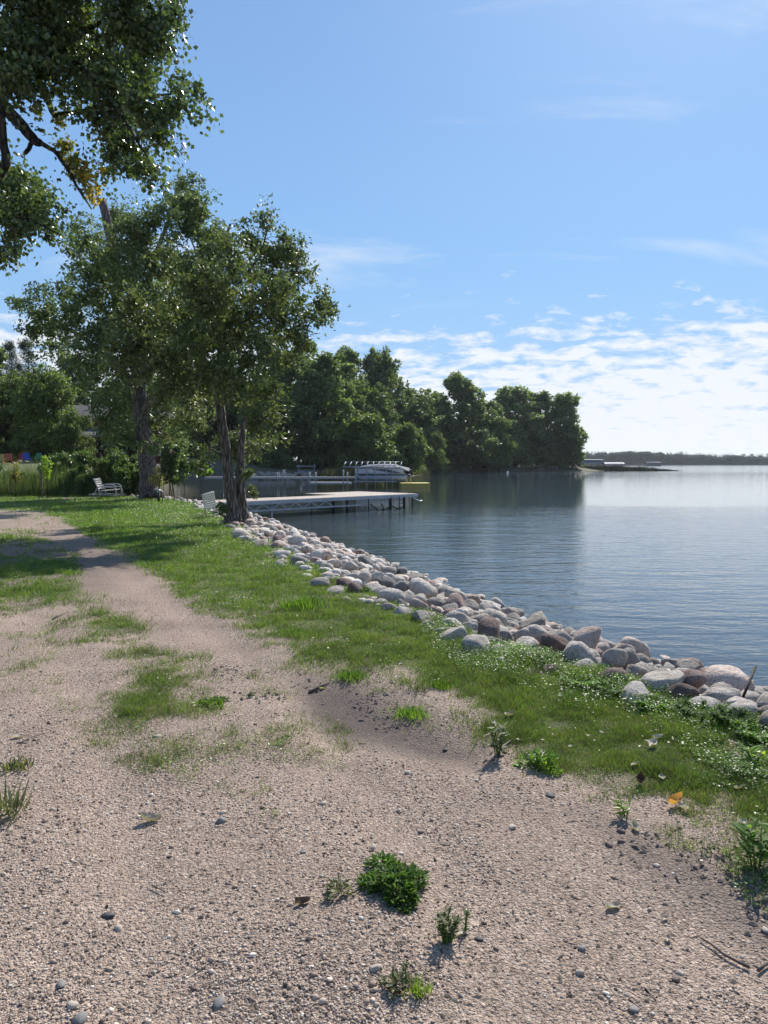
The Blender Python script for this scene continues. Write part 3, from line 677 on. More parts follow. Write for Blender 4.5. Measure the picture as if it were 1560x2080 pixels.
def skeleton_tree(name, label, d, trunks, lobes, n_tips, per, ln, wd, mat, seed, extra=None, bark=None, depth=1.0, dbias=0.0, twig_r=0.012, spread=0.5, droop=0.3, n_limbs=True):
    """trunks: pixel polylines with radii at distance d; lobes (px, py, rpx, weight, dd); twigs grow from the trunks to tips strewn through the lobes"""
    r = np.random.default_rng(seed); bark = bark or M_BARK
    base = trunks[0][0]; b0 = np.array(At(base[0], base[1], d + (base[3] if len(base) > 3 else 0)))
    root = empty(name, tuple(b0)); tag(root, label, 'tree')
    nodes = []; m0 = d / F
    for j, tr in enumerate(trunks):
        pts = [np.array(At(p[0], p[1], d + (p[3] if len(p) > 3 else 0))) - b0 for p in tr]; rad = [p[2] * m0 for p in tr]
        # resample with a little wander
        P, Rr = [], []
        for i in range(len(pts) - 1):
            for k in range(4):
                u = k / 4; P.append(pts[i] * (1 - u) + pts[i + 1] * u + r.normal(size=3) * rad[i] * (0.10 if k else 0)); Rr.append(rad[i] * (1 - u) + rad[i + 1] * u)
        P.append(pts[-1]); Rr.append(rad[-1])
        MB().tube([tuple(p) for p in P], Rr, 14 if rad[0] > 0.1 else 8).build('trunk' if j == 0 else ('stem' if tr[0][1] > 1000 else 'limb'), bark, root, True)
        for p, q in zip(P, Rr): nodes.append((p, q))
    L_ = []
    for lb in lobes:
        px, py, rp = lb[:3]; w = lb[3] if len(lb) > 3 else 1.0; dd = lb[4] if len(lb) > 4 else dbias + (r.random() * 2 - 1) * depth
        L_.append((np.array(At(px, py, d + dd)) - b0, rp * m0 * (d + dd) / d, w))
    w = np.array([l[1] ** 2 * l[2] for l in L_]); w /= w.sum()
    ks = r.choice(len(L_), n_tips, p=w)
    dr = rdir(n_tips, r); tips = np.array([L_[k][0] for k in ks]) + dr * (np.array([L_[k][1] for k in ks]) * r.random(n_tips) ** 0.4)[:, None] * 0.92
    NP = np.array([n[0] for n in nodes]); NR = np.array([n[1] for n in nodes])
    dist = np.min(np.linalg.norm(tips[:, None] - NP[None], axis=2), axis=1)
    order = np.argsort(dist)
    tw = MB(); dirs = np.zeros_like(tips)
    cap = len(nodes) + n_tips * 5
    AP = np.zeros((cap, 3)); AR = np.zeros(cap); cnt = len(nodes); AP[:cnt] = NP; AR[:cnt] = NR
    for i in order:
        tpt = tips[i]
        dv = tpt - AP[:cnt]; dl = np.linalg.norm(dv, axis=1)
        cost = dl + 0.9 * np.maximum(-dv[:, 2], 0) + 0.25 * (AR[:cnt] < twig_r * 0.8)
        k = int(np.argmin(cost)); p0 = AP[k].copy(); r0 = min(AR[k] * 0.6, twig_r * (0.7 + 1.3 * dl[k]))
        ln_ = dl[k]; md = (p0 + tpt) / 2 + r.normal(size=3) * 0.08 * ln_ + np.array([0, 0, 0.07 * ln_])
        q1 = p0 * .56 + md * .44 + r.normal(size=3) * 0.02 * ln_
        tw.tube([tuple(p0), tuple(q1), tuple(md), tuple(tpt)], [r0, r0 * .8, r0 * .55, max(r0 * 0.2, twig_r * 0.18)], 5, False)
        for p, q in ((q1, r0 * .8), (md, r0 * .55), (tpt, r0 * .25)):
            if cnt < cap: AP[cnt] = p; AR[cnt] = q; cnt += 1
        dirs[i] = unit((tpt - md)[None])[0]
    tw.build('branches', bark if twig_r > 0.02 else M_TWIG, root, True)['kind'] = 'stuff'
    # sprays of leaves about every tip
    n = n_tips * per; k = np.repeat(np.arange(n_tips), per)
    along = r.random(n)[:, None]
    sp = (spread * (0.5 + r.random(n_tips)))[k][:, None]
    ax = unit(dirs + 0.5 * rdir(n_tips, r))[k]
    P = tips[k] + ax * (along - 0.45) * sp * 1.5 + r.normal(size=(n, 3)) * sp * 0.21
    A = ax * 0.5 + rdir(n, r); A[:, 2] -= droop
    Nn = rdir(n, r) + np.array([0, 0, 0.6]); s = 0.6 + 0.7 * r.random(n)
    V, Q = leaf_quads(P, A, Nn, ln * s, wd * s, 0.06)
    link('crown', mesh_np('crown', V, Q, mat), root)
    for ex in extra or []:
        nm, lob, cnt_, mt, l2, w2 = ex
        LL = [(np.array(At(a, b_, d + e)) - b0, c * m0, 1.0) for a, b_, c, e in lob]
        V, Q = lobe_leaves(LL, cnt_, l2, w2, r, 0.1, 1.0)
        link(nm, mesh_np(nm, V, Q, mt), root)
    return root

# the thick ridged tree by the glider bench
skeleton_tree('broadleaf_tree', 'tall leafy tree with the thick deeply ridged trunk beside the glider bench', 34.5,
    [[(309, 1014, 27), (306, 1000, 21), (302, 960, 18), (296, 905, 16.5), (289, 860, 15.5), (284, 800, 15, .2), (283, 720, 12, .3), (290, 640, 9, .2), (305, 560, 6.5), (330, 480, 4, 0), (365, 400, 2)],
     [(284, 790, 11), (262, 710, 10, -.4), (240, 600, 10, -.8), (224, 480, 9, -1.0), (206, 405, 8, -1.0)],
     [(288, 850, 9), (330, 770, 7, -.8), (370, 690, 5, -1.2), (400, 560, 4, -1.0), (415, 470, 2, -.6)],
     [(284, 800, 9), (230, 730, 6, .6), (160, 680, 4, .6), (90, 640, 2, .5)],
     [(283, 720, 8), (220, 640, 5, .8), (160, 580, 3, .8)]],
    [(372, 392, 42), (338, 440, 58), (400, 445, 50), (285, 475, 50), (425, 500, 48), (240, 520, 55), (178, 500, 42), (195, 560, 60), (300, 560, 85, 1.2), (390, 570, 70), (135, 600, 45), (70, 622, 30, .8), (38, 612, 14, .8), (105, 655, 50),
     (200, 650, 75, 1.2), (310, 650, 85, 1.2), (205, 740, 70), (285, 760, 70), (122, 705, 40), (355, 770, 65), (235, 825, 50, .9), (335, 850, 45, .8), (255, 880, 34, .6), (372, 880, 40, .5), (400, 800, 50, .6), (240, 440, 36), (260, 862, 40, .7), (338, 900, 36, .6), (222, 885, 34, .5), (155, 450, 26, .8), (420, 690, 60, .8)],
    820, 84, 0.18, 0.085, LM['mid'], 31, depth=3.6, twig_r=0.016, spread=0.62)

# the two-stemmed tree at the top of the boulders
skeleton_tree('two_stemmed_tree', 'airy two-stemmed tree with grey bark at the top of the boulders', 20.4,
    [[(478, 1064, 25), (476, 1050, 16.5), (470, 1010, 11.8), (463, 960, 10.2), (458, 900, 9.6), (450, 850, 9.2), (443, 800, 8.8), (441, 772, 9.2), (449, 735, 8), (450, 690, 7.5), (446, 620, 6.5), (444, 560, 5.5), (452, 500, 4), (468, 455, 2)],
     [(498, 1066, 20, .2), (496, 1050, 13, .2), (489, 1000, 9.5, .2), (487, 960, 8.5, .2), (490, 900, 7, .3), (500, 840, 5, .4), (515, 770, 3.5, .5), (540, 700, 2, .5)],
     [(441, 775, 8.5), (425, 745, 7.5, -.1), (398, 712, 6, -.3), (370, 690, 4.5, -.5), (335, 650, 2.5, -.7)],
     [(449, 730, 5), (475, 700, 4.5, -.2), (530, 665, 3.2, -.4), (600, 632, 2.2, -.5), (665, 628, 1, -.5)],
     [(446, 620, 4), (480, 580, 3.2, .3), (530, 520, 2.4, .5), (545, 455, 1.2, .5)],
     [(450, 700, 4), (510, 660, 3, .5), (570, 590, 2, .7), (610, 540, 1.2, .7)],
     [(445, 590, 3.5), (410, 540, 2.5, -.3), (385, 480, 1.2, -.4)]],
    [(545, 452, 22, .8), (510, 480, 36), (450, 505, 52), (570, 515, 45), (600, 555, 45), (640, 605, 38), (672, 625, 16, .8), (520, 585, 62), (440, 600, 62), (580, 640, 55), (500, 690, 62), (420, 690, 60), (565, 710, 50), (370, 615, 58), (600, 690, 38),
     (350, 700, 58), (480, 780, 52), (540, 800, 42), (400, 785, 48), (530, 855, 38, .9), (500, 915, 32, .8), (470, 890, 26, .5), (388, 850, 36, .5), (545, 893, 18, .8), (515, 1002, 9, .8), (598, 520, 20, .8), (655, 640, 22, .9), (360, 540, 40), (415, 930, 22, .3), (380, 730, 60, .8, -3.6), (470, 650, 60, .8, -3.4), (330, 650, 45, .7, -3.0), (540, 600, 50, .7, -3.2), (440, 760, 50, .7, -4.2), (520, 720, 45, .7, -3.8), (300, 640, 60, .8, -4.2), (320, 720, 55, .7, -4.6), (420, 600, 55, .8, -4.4), (360, 800, 45, .6, -4.2), (470, 540, 50, .7, -4.0), (250, 700, 45, .6, -4.6), (440, 905, 26, .5, .8), (400, 925, 24, .4, .6)],
    800, 60, 0.12, 0.056, LM['ash'], 47, depth=2.5, dbias=-0.5, twig_r=0.009, spread=0.38)

# the cottonwood hanging in from the upper left
skeleton_tree('cottonwood_tree', 'huge cottonwood hanging into the upper left corner with its glossy leaves', 12.2,
    [[(-300, 1150, 62), (-250, 1000, 48), (-190, 700, 42, .3), (-130, 480, 36, .6), (-90, 330, 30, .6), (-70, 200, 24, .4), (-60, 60, 18, .2), (-40, -150, 10)],
     [(-130, 480, 20, .6), (-40, 420, 12), (12, 332, 8.5, -.4), (5, 262, 7, -.5), (0, 200, 5, -.6), (20, 120, 4, -.7)],
     [(-75, 230, 18, .4), (0, 205, 13, .2), (40, 250, 11), (66, 280, 9.5, -.1), (82, 292, 7, -.1)],
     [(80, 290, 5, -.1), (110, 306, 4, -.1), (135, 340, 3.5, -.2), (160, 385, 2.5, -.2), (186, 425, 1.2, -.2)],
     [(66, 278, 5), (60, 300, 4.5), (50, 312, 4)],
     [(-65, 120, 17, .3), (0, 78, 13), (50, 94, 10, -.2), (110, 98, 8, -.4), (190, 52, 5, -.6), (270, 20, 2.5, -.7)],
     [(50, 94, 8, -.2), (90, 190, 7), (110, 235, 5.5), (170, 225, 4), (260, 205, 3), (350, 190, 2), (405, 185, .8)],
     [(110, 98, 6, -.4), (180, 150, 5, -.6), (250, 240, 3.2, -.7), (300, 320, 1.5, -.7)],
     [(-40, 420, 9), (20, 440, 6, -.2), (70, 450, 3, -.3), (120, 475, 1.2, -.3)]],
    [(50, 25, 82), (150, 35, 82), (250, 30, 66), (325, 28, 42), (352, 16, 24), (60, 120, 80), (170, 130, 78), (262, 125, 56), (300, 85, 44), (222, 208, 66), (300, 206, 56), (360, 200, 40), (402, 184, 18, .9), (330, 255, 38), (250, 285, 48), (298, 325, 36, .8), (312, 352, 20, .8),
     (242, 335, 34, .8), (140, 220, 40, .8), (40, 195, 40, .8), (10, 130, 60), (150, 300, 26, .35), (20, 360, 42), (60, 400, 55), (20, 430, 60), (86, 430, 46), (38, 468, 42), (112, 466, 26, .7), (10, 500, 28, .7), (-60, 400, 70), (-120, 150, 120), (-100, -60, 130), (100, -90, 120), (250, -80, 90), (-180, 350, 120)],
    1000, 60, 0.080, 0.068, LM['cotton'], 53, depth=1.1, bark=M_BARKD, twig_r=0.007, spread=0.34, droop=0.7,
    extra=[('fading_leaves', [(130, 300, 22, 0), (150, 335, 24, -.1), (165, 360, 22, -.1), (120, 245, 16, 0), (180, 390, 14, -.1)], 900, LM['yolive'], 0.062, 0.05),
           ('yellow_leaves', [(194, 396, 15, -.3), (190, 410, 10, -.3), (196, 380, 12, -.3), (168, 340, 16, -.2), (205, 345, 12, -.3), (72, 222, 12, -.1), (182, 360, 14, -.3)], 240, LM['yellow'], 0.062, 0.052)])

# ---------------------------------------------------------------- bushes by the lawn
def bush(name, label, lobes, d, n, ln, wd, mat, seed, stems=10, cat='bush'):
    r = np.random.default_rng(seed); m0 = d / F
    LL = [(np.array(At(a, b_, d + e)), c * m0, 1.0) for a, b_, c, e in lobes]
    c0 = np.mean([l[0] for l in LL], axis=0); g = float(height(np.array([c0[0]]), np.array([c0[1]]))[0]); c0[2] = g
    LL = [(l[0] - c0, l[1], l[2]) for l in LL]
    root = empty(name, tuple(c0)); tag(root, label, cat)
    V, Q = lobe_leaves(blobs_in(LL, 8, r, 0.4), n, ln, wd, r, 0.3, 0.8, 0.5); V[:, 2] = np.maximum(V[:, 2], -0.02)
    link('foliage', mesh_np('foliage', V, Q, mat), root)
    tb = MB()
    for i in range(stems):
        l = LL[r.integers(len(LL))][0]; b_ = np.array([l[0] + r.normal() * 0.2, l[1] + r.normal() * 0.2, -0.05])
        tb.tube([tuple(b_), tuple((b_ + l) / 2 + r.normal(size=3) * 0.06), tuple(l)], [0.022, 0.016, 0.007], 5)
    tb.build('stems', M_TWIG, root, True)['kind'] = 'stuff'
    return root
bush('sumac_bush', 'large leafy bush right behind the glider bench', [(190, 948, 30, 2), (230, 942, 28, 2.2), (262, 950, 28, 2), (282, 972, 28, 1.8), (250, 982, 32, 1.4), (205, 982, 30, 1.6), (170, 972, 28, 2), (275, 998, 16, 1.2)], 36.5, 19000, 0.17, 0.075, LM['bush'], 61)
bush('sumac_bush', 'dark rounded bush left of the large bush', [(120, 946, 26, 3), (145, 943, 24, 3.2), (98, 962, 26, 3), (130, 972, 30, 2.6), (86, 982, 24, 2.6), (150, 985, 24, 2)], 37.0, 13000, 0.16, 0.07, LM['bush'], 62)
bush('dogwood_bush', 'small dark bush at the left edge beyond the lawn', [(5, 965, 20, 3), (25, 975, 18, 2.8), (-15, 972, 22, 3)], 37.5, 4500, 0.15, 0.065, LM['bush'], 63)
bush('meadow_bush', 'low green bush in the meadow grass in front of the coloured chairs', [(60, 968, 16, 2), (38, 984, 16, 2), (72, 986, 18, 2), (14, 990, 14, 1.5), (52, 996, 12, 1)], 37.0, 5200, 0.13, 0.06, LM['bush'], 66)
bush('overhanging_bush', 'bush leaning over the bay right of the thick trunk', [(345, 925, 26, 3), (370, 945, 24, 4), (395, 955, 16, 5), (345, 960, 22, 3), (365, 965, 14, 4), (335, 900, 20, 3)], 37.0, 7000, 0.17, 0.075, LM['bush'], 64)
bush('yellow_green_bush', 'sunlit yellow green bush at the edge of the bay', [(405, 955, 12, 0), (420, 958, 10, .5), (412, 948, 8, 0)], 60.0, 1800, 0.22, 0.1, LM['sprout'], 65, 5)
for i, (px, top, lab) in enumerate([(32, 940, 'staked sapling with yellowing leaves left of the dark bush'), (96, 925, 'staked young tree with bright yellow green top before the dark bush'), (322, 950, 'slender sapling with pale leaves against the thick trunk')]):
    d = (37.0, 36.0, 33.6)[i]; b0 = At(px, 941 + 1.62 * F / d, d); z = float(height(np.array([b0[0]]), np.array([d]))[0])
    e = empty('sapling', (b0[0], d, z)); tag(e, lab, 'sapling'); hgt_ = At(px, top, d)[2] - z
    MB().tube([(0, 0, -.05), (.02, 0, hgt_ * .5), (0, 0, hgt_ * .95)], [.018, .014, .006], 6).build('trunk', M_TWIG, e)
    if i < 2: MB().box((-0.25, 0, hgt_ * .32), (.05, .05, hgt_ * .7)).build('stake', M_WOOD, e)
    r = np.random.default_rng(70 + i)
    LL = [(np.array([r.normal() * .13, r.normal() * .13, hgt_ * (0.45 + .5 * r.random())]), .15, 1) for _ in range(12)]
    V, Q = lobe_leaves(LL, 420, .13, .06, r, .2, 1)
    link('foliage', mesh_np('foliage', V, Q, LM['yolive' if i != 1 else 'sprout']), e)

# leafy suckers round the two-stemmed trunk
for px, py, rp, n, lab in [(455, 1030, 10, 260, 'leafy sucker shoots left of the two-stemmed trunk foot'), (513, 1000, 9, 160, 'leafy shoot sticking out right of the two-stemmed trunk'), (505, 962, 8, 150, 'small leafy shoot higher up on the right stem')]:
    c0 = np.array(At(px, py, 20.1)); e = empty('leafy_shoot', tuple(c0)); tag(e, lab, 'shoot')
    r = np.random.default_rng(int(px)); V, Q = lobe_leaves([(np.zeros(3) + r.normal(size=3) * .06, rp * 20 / F, 1) for _ in range(4)], n, .1, .055, r, .1, 1.2)
    link('foliage', mesh_np('foliage', V, Q, LM['ash']), e)
    MB().tube([(0.0 if px < 480 else -.3, .1, -.35 if px < 480 else -.05), (0, 0, 0.05)], [.012, .005], 5).build('stem', M_TWIG, e)

r = np.random.default_rng(77); LL = []
bxs = [-95, -70, -50, -36, -28, -8, 8, 20, 40, 62]; bys = [100, 104, 122, 138, 142, 144, 176, 210, 244, 262]
for k in np.linspace(0, 9, 150):
    x_ = np.interp(k, range(10), bxs) + r.normal() * 1.5; y_ = np.interp(k, range(10), bys) + r.uniform(0, 7); g_ = float(height(np.array([x_]), np.array([y_]))[0]); hh_ = r.uniform(8, 13)
    for q in (.12, .3, .55, .82): LL.append((np.array([x_ + r.normal() * .8, y_, g_ + hh_ * q]), 2.6 if q < .8 else 1.9, 1.0))
V, Q = lobe_leaves(LL, 42000, 0.95, 0.62, r, .3, 1.0)
tag(link('inland_woods', mesh_np('inland_woods', V, Q, LM['far'])), 'dense dark woods closing the view behind the shore trees and the red house', 'woods', None, 'stuff')

# ---------------------------------------------------------------- the boulders
def ico(sub):
    import bmesh
    bm = bmesh.new(); bmesh.ops.create_icosphere(bm, subdivisions=sub, radius=1.0)
    v = np.array([p.co[:] for p in bm.verts]); bm.verts.ensure_lookup_table()
    f = np.array([[p.index for p in q.verts] for q in bm.faces]); bm.free()
    return v, f
ICO = {s: ico(s) for s in (1, 2, 3)}
def boulder_shape(seed, sub):
    r = np.random.default_rng(seed); v, f = ICO[sub]; v = v.copy()
    p = np.sign(v) * np.abs(v) ** r.uniform(0.85, 1.15); v = unit(p) * (0.55 * np.linalg.norm(p, axis=1, keepdims=True) + 0.45)
    for _ in range(5):
        k = rdir(1, r)[0] * r.uniform(1.0, 2.6); v = v * (1 + 0.055 * np.sin(v @ k + r.random() * 6.3))[:, None]
    for _ in range(r.integers(4, 10)):
        nrm = rdir(1, r)[0]; c = r.uniform(0.55, 0.84); s = v @ nrm
        v = v - nrm[None] * (np.maximum(s - c, 0) * 0.82)[:, None]
    if sub == 3:
        for _ in range(10):
            k = rdir(1, r)[0] * r.uniform(5, 9); v = v * (1 + 0.010 * np.sin(v @ k + r.random() * 6.3))[:, None]
    v = v * np.array([1.12, r.uniform(0.78, 1.0), r.uniform(0.62, 0.86)])
    return v, f
ROCK_W = [0.32, 0.20, 0.17, 0.19, 0.08, 0.04]
pool3, pool2 = [], []
for i in range(30):
    mi = int(rng.choice(6, p=ROCK_W)) if i > 5 else i
    v, f = boulder_shape(100 + i, 3); pool3.append((mesh_np('boulder', v, f, ROCK[mi], True), mi))
    v, f = boulder_shape(100 + i, 2); pool2.append((mesh_np('boulder', v, f, ROCK[mi], True), v, f, mi))
CR = np.array(CREST[1:-1]); seg = np.linalg.norm(np.diff(CR, axis=0), axis=1); cum = np.concatenate([[0], np.cumsum(seg)])
def crest_at(s):
    x = np.interp(s, cum, CR[:, 0]); y = np.interp(s, cum, CR[:, 1])
    dx = np.interp(s + .6, cum, CR[:, 0]) - np.interp(s - .6, cum, CR[:, 0]); dy = np.interp(s + .6, cum, CR[:, 1]) - np.interp(s - .6, cum, CR[:, 1])
    l = np.hypot(dx, dy) + 1e-9
    return x, y, dy / l, -dx / l
def slope_z(tt):
    return -0.09 - 0.88 * np.clip(tt / 3.25, 0, 1.3) ** 1.1
placed = []
PX = np.zeros(4000); PY = np.zeros(4000); PR = np.zeros(4000); npl = 0
S0 = 3.2
for rad_lo, rad_hi, tries, kk in ((0.16, 0.205, 200, 1.5), (0.115, 0.16, 3400, 0.90), (0.09, 0.125, 16000, 0.82), (0.055, 0.09, 26000, 0.80)):
    for _ in range(tries):
        s = rng.uniform(S0, cum[-1]); tt = rng.uniform(-0.42 if s < 24 else -0.16, 3.45); rad = rng.uniform(rad_lo, rad_hi)
        if tt > 2.4 and rad > 0.19: continue
        x, y, nx_, ny2 = crest_at(s); wv = 0.10 * math.sin(s * 1.7) + 0.07 * math.sin(s * 4.1)
        x, y = x + nx_ * (tt + wv), y + ny2 * (tt + wv)
        dd = np.hypot(PX[:npl] - x, PY[:npl] - y) - kk * (PR[:npl] + rad)
        if npl and dd.min() < 0: continue
        PX[npl], PY[npl], PR[npl] = x, y, rad; npl += 1
        placed.append((x, y, slope_z(tt) + rad * 0.48 + rng.uniform(-.03, .05), rad, tt))
# a second course resting on the first, nearer the crest
for _ in range(1500):
    s = rng.uniform(S0, cum[-1]); tt = rng.uniform(0.25, 2.5); rad = rng.uniform(0.085, 0.19)
    x, y, nx_, ny2 = crest_at(s); x, y = x + nx_ * tt, y + ny2 * tt
    up2 = [q for q in placed if q[4] < 0 and math.hypot(q[0] - x, q[1] - y) < 1.35 * (q[3] + rad)]
    if up2: continue
    dens = np.hypot(PX[:npl] - x, PY[:npl] - y)
    if dens.min() < 0.09: continue
    placed.append((x, y, slope_z(tt) + rad * 0.5 + 0.11, rad, -tt))
def app_size(q):
    a, b_ = proj(q[0], q[1], q[2])
    if not (-60 < a < 1620 and 900 < b_ < 2140): return -1.0
    return q[3] / math.hypot(q[0], q[1])
placed.sort(key=lambda q: -app_size(q))
rev = empty('boulder_revetment', (0, 12, -0.3)); tag(rev, 'sloping shore wall of rounded pink and grey fieldstone boulders between the grass and the lake', 'boulder wall')
SV, SF, SM = [], [], []; off = 0
for i, (x, y, z, rad, tt) in enumerate(placed):
    rot = (rng.uniform(-.7, .7), rng.uniform(-.7, .7), rng.uniform(0, 6.28)); s = rad * rng.uniform(0.95, 1.12)
    j = int(rng.integers(30))
    if i < 300:
        big = app_size(placed[i]) > 0.013
        me = pool3[j][0] if big else pool2[j][0]
        o = link('boulder', me, rev, loc=(x, y - 12, z + 0.3), rot=rot, scale=(s, s, s))
    else:
        v, f = pool2[j][1:3]
        if app_size(placed[i]) < 0.006: v, f = boulder_shape(200 + j, 1)
        Mx = np.array(Matrix.Rotation(rot[2], 3, 'Z') @ Matrix.Rotation(rot[0], 3, 'X'))
        SV.append((v * s) @ Mx.T + np.array([x, y - 12, z + 0.3])); SF.append(f + off); SM.append(np.full(len(f), pool2[j][3])); off += len(v)
me = mesh_np('small_boulders', np.concatenate(SV), np.concatenate(SF), None, True)
for mm in ROCK: me.materials.append(mm)
me.polygons.foreach_set('material_index', np.concatenate(SM).astype(np.int32))
o = link('small_boulders', me, rev); o['kind'] = 'stuff'
# cobbles filling the joints
n = 2600; s_ = rng.uniform(S0, cum[-1], n); tt = rng.uniform(-0.05, 3.6, n)
cxs, cys, cnx, cny = crest_at(s_); vv, ff = boulder_shape(301, 1)
rr = rng.uniform(0.04, 0.10, n); P = np.stack([cxs + cnx * tt, cys + cny * tt - 12, slope_z(tt) + 0.3 + 0.02], 1)
sc = rr[:, None, None] * rng.uniform(0.8, 1.2, (n, 1, 3)); an = rng.uniform(0, 6.28, n); cc, ss = np.cos(an), np.sin(an)
Vq = vv[None] * sc; Vq = np.stack([Vq[..., 0] * cc[:, None] - Vq[..., 1] * ss[:, None], Vq[..., 0] * ss[:, None] + Vq[..., 1] * cc[:, None], Vq[..., 2]], -1) + P[:, None]
me = mesh_np('filling_cobbles', Vq.reshape(-1, 3), (ff[None] + (np.arange(n) * len(vv))[:, None, None]).reshape(-1, 3), ROCK[0], True)
for mm in ROCK[1:]: me.materials.append(mm)
me.polygons.foreach_set('material_index', np.repeat(rng.choice(6, n, p=ROCK_W), len(ff)).astype(np.int32))
o = link('filling_cobbles', me, rev); o['kind'] = 'stuff'

# far bay stones (a separate rip rap on the opposite shore)
n = 420; k = rng.random(n); bx = np.interp(k, [0, .35, .8, 1], [-22, -17, -5, -1]); by = np.interp(k, [0, .35, .8, 1], [113.5, 111.6, 117.6, 127])
vv, ff = boulder_shape(302, 1); rr = rng.uniform(0.15, 0.42, n); up_ = rng.random(n)
P = np.stack([bx + rng.normal(size=n) * .3, by + up_ * 2.4 - .6, -0.8 + up_ * 0.95], 1)
Vq = vv[None] * rr[:, None, None] + P[:, None]
me = mesh_np('bay_stones', Vq.reshape(-1, 3), (ff[None] + (np.arange(n) * len(vv))[:, None, None]).reshape(-1, 3), ROCK[0], True)
tag(link('bay_stones', me), 'grey stones heaped along the opposite shore of the bay', 'stones', None, 'stuff')

# ---------------------------------------------------------------- grass, clover, reeds
def blades(x, y, h, w, mat, name, lean=0.5, z=None, r=rng):
    n = len(x); z = height(x, y) - 0.004 if z is None else z
    an = r.uniform(0, 6.28, n); la = r.uniform(0, 6.28, n); le = h * lean * r.random(n)
    bx_, by_ = np.cos(an) * w / 2, np.sin(an) * w / 2
    V = np.stack([np.stack([x - bx_, y - by_, z], 1), np.stack([x + bx_, y + by_, z], 1), np.stack([x + np.cos(la) * le, y + np.sin(la) * le, z + h], 1)], 1).reshape(-1, 3)
    return mesh_np(name, V, np.arange(n * 3).reshape(-1, 3), mat)
def ground_samples(n, d0, d1, power=1.0):
    """points on the ground in view, denser near by"""
    u = rng.random(n); d = (d0 ** -power + u * (d1 ** -power - d0 ** -power)) ** (-1 / power)
    px = rng.uniform(-90, 1650, n); x = (px - CX) / F * d
    return x, d
x, y = ground_samples(1900000, 2.4, 42, 0.6)
g, lu = grass_cover(x, y); dl = land_signed(x, y)
keep = (rng.random(len(x)) < np.clip(g * 1.2, 0, 1) ** 1.25) & (dl < 0.12)
x, y, g, lu = x[keep], y[keep], g[keep], lu[keep]
dist = np.hypot(x, y)
nz2 = fbm(x, y, 0.7, 77, 3)
lush_p = np.clip(lu * 0.8 + (nz2 - 0.58) * 1.5, 0, 1)
cls = rng.random(len(x))
is_l = cls < lush_p
is_d = (~is_l) & (rng.random(len(x)) < np.clip(0.62 - dist * 0.03, 0.08, 0.62) * np.clip(1.25 + land_signed(x, y) * .12 * -1.0 * .6, .3, 1.3))
is_g = ~is_l & ~is_d
hh = 0.78 * (0.016 + 0.03 * rng.random(len(x)) + 0.02 * lush_p) * (0.45 + 2.0 * fbm(x, y, .22, 61, 3) ** 2 * 2) * np.clip(0.7 + dist * 0.03, 0.8, 1.6)
ww = np.maximum(0.0035, 0.00075 * dist) * (0.7 + 0.6 * rng.random(len(x)))
for msk, mt, nm in ((is_d, 'dry', 'dull_grass'), (is_g, 'grass', 'lawn_grass')):
    tag(link(nm, blades(x[msk], y[msk], hh[msk], ww[msk], LM[mt], nm, 1.3)), {'dry': 'thin dull grey green grass between the gravel and the boulders', 'grass': 'short green lawn grass running up to the boulders'}[mt], 'grass', None, 'stuff')
# clover: small round leaves held flat
xl, yl, dl_ = x[is_l], y[is_l], dist[is_l]; n = len(xl)
zl = height(xl, yl) + rng.uniform(0.004, 0.05, n) * np.clip(0.6 + lu[is_l], 0.6, 1.5)
an = rng.uniform(0, 6.28, n); A = np.stack([np.cos(an), np.sin(an), rng.uniform(-.2, .9, n)], 1)
sz = np.maximum(0.014, 0.0015 * dl_) * (0.7 + 0.7 * rng.random(n))
V, Q = leaf_quads(np.stack([xl, yl, zl], 1), A, rdir(n) * 0.6 + np.array([0, 0, 1.0]), sz, sz * 0.62)
tag(link('clover', mesh_np('clover', V, Q, LM['lawn'])), 'bright green clover carpet along the top of the boulders', 'clover', None, 'stuff')
# tall grass behind the lawn, left of the bushes; reeds and shore grass over the bay
x = rng.uniform(-26, -13.5, 9000); y = 37 + 5 * rng.random(9000) ** 1.5 + (x + 20) * .1
tag(link('tall_grass', blades(x, y, rng.uniform(.2, 1.8, 9000) * (.5 + fbm(x, y, 1.6, 12, 3)), np.full(9000, .03), LM['mid'], 'tall_grass', .6)), 'tall pale meadow grass behind the far edge of the lawn', 'grass', None, 'stuff')
n = 7000; k = rng.random(n); x = np.interp(k, [0, .25, .45, .7, 1], [-9, -5, 5, 12, 30]) + rng.normal(size=n) * 1.2; y = np.interp(k, [0, .25, .45, .7, 1], [114.5, 117, 152, 194, 222]) + rng.normal(size=n) * 1.0
tag(link('shore_grass', blades(x, y, rng.uniform(.7, 1.9, n), np.full(n, .13), LM['reed'], 'shore_grass', .4, z=np.full(n, -.75))), 'long light green grass on the opposite shore behind the covered boat', 'grass', None, 'stuff')
n = 9000; x = np.concatenate([rng.uniform(57, 96, n // 2), rng.uniform(64, 84, n - n // 2)]); y = 246 + rng.normal(size=n) * 2.5 - (x - 57) * 0.05
hr = rng.uniform(.5, 1.9, n) * (.6 + .8 * vnoise(x, y, 2.2, 6)) * np.interp(x, [57, 62, 84, 90, 96], [1.2, 1.1, 1.0, .6, .2])
tag(link('reed_bed', blades(x, y, hr, np.full(n, .2), LM['reedbed'], 'reed_bed', .3, z=np.full(n, WATER - .05))), 'brown green reeds in the water off the tip of the point', 'reeds', None, 'stuff')

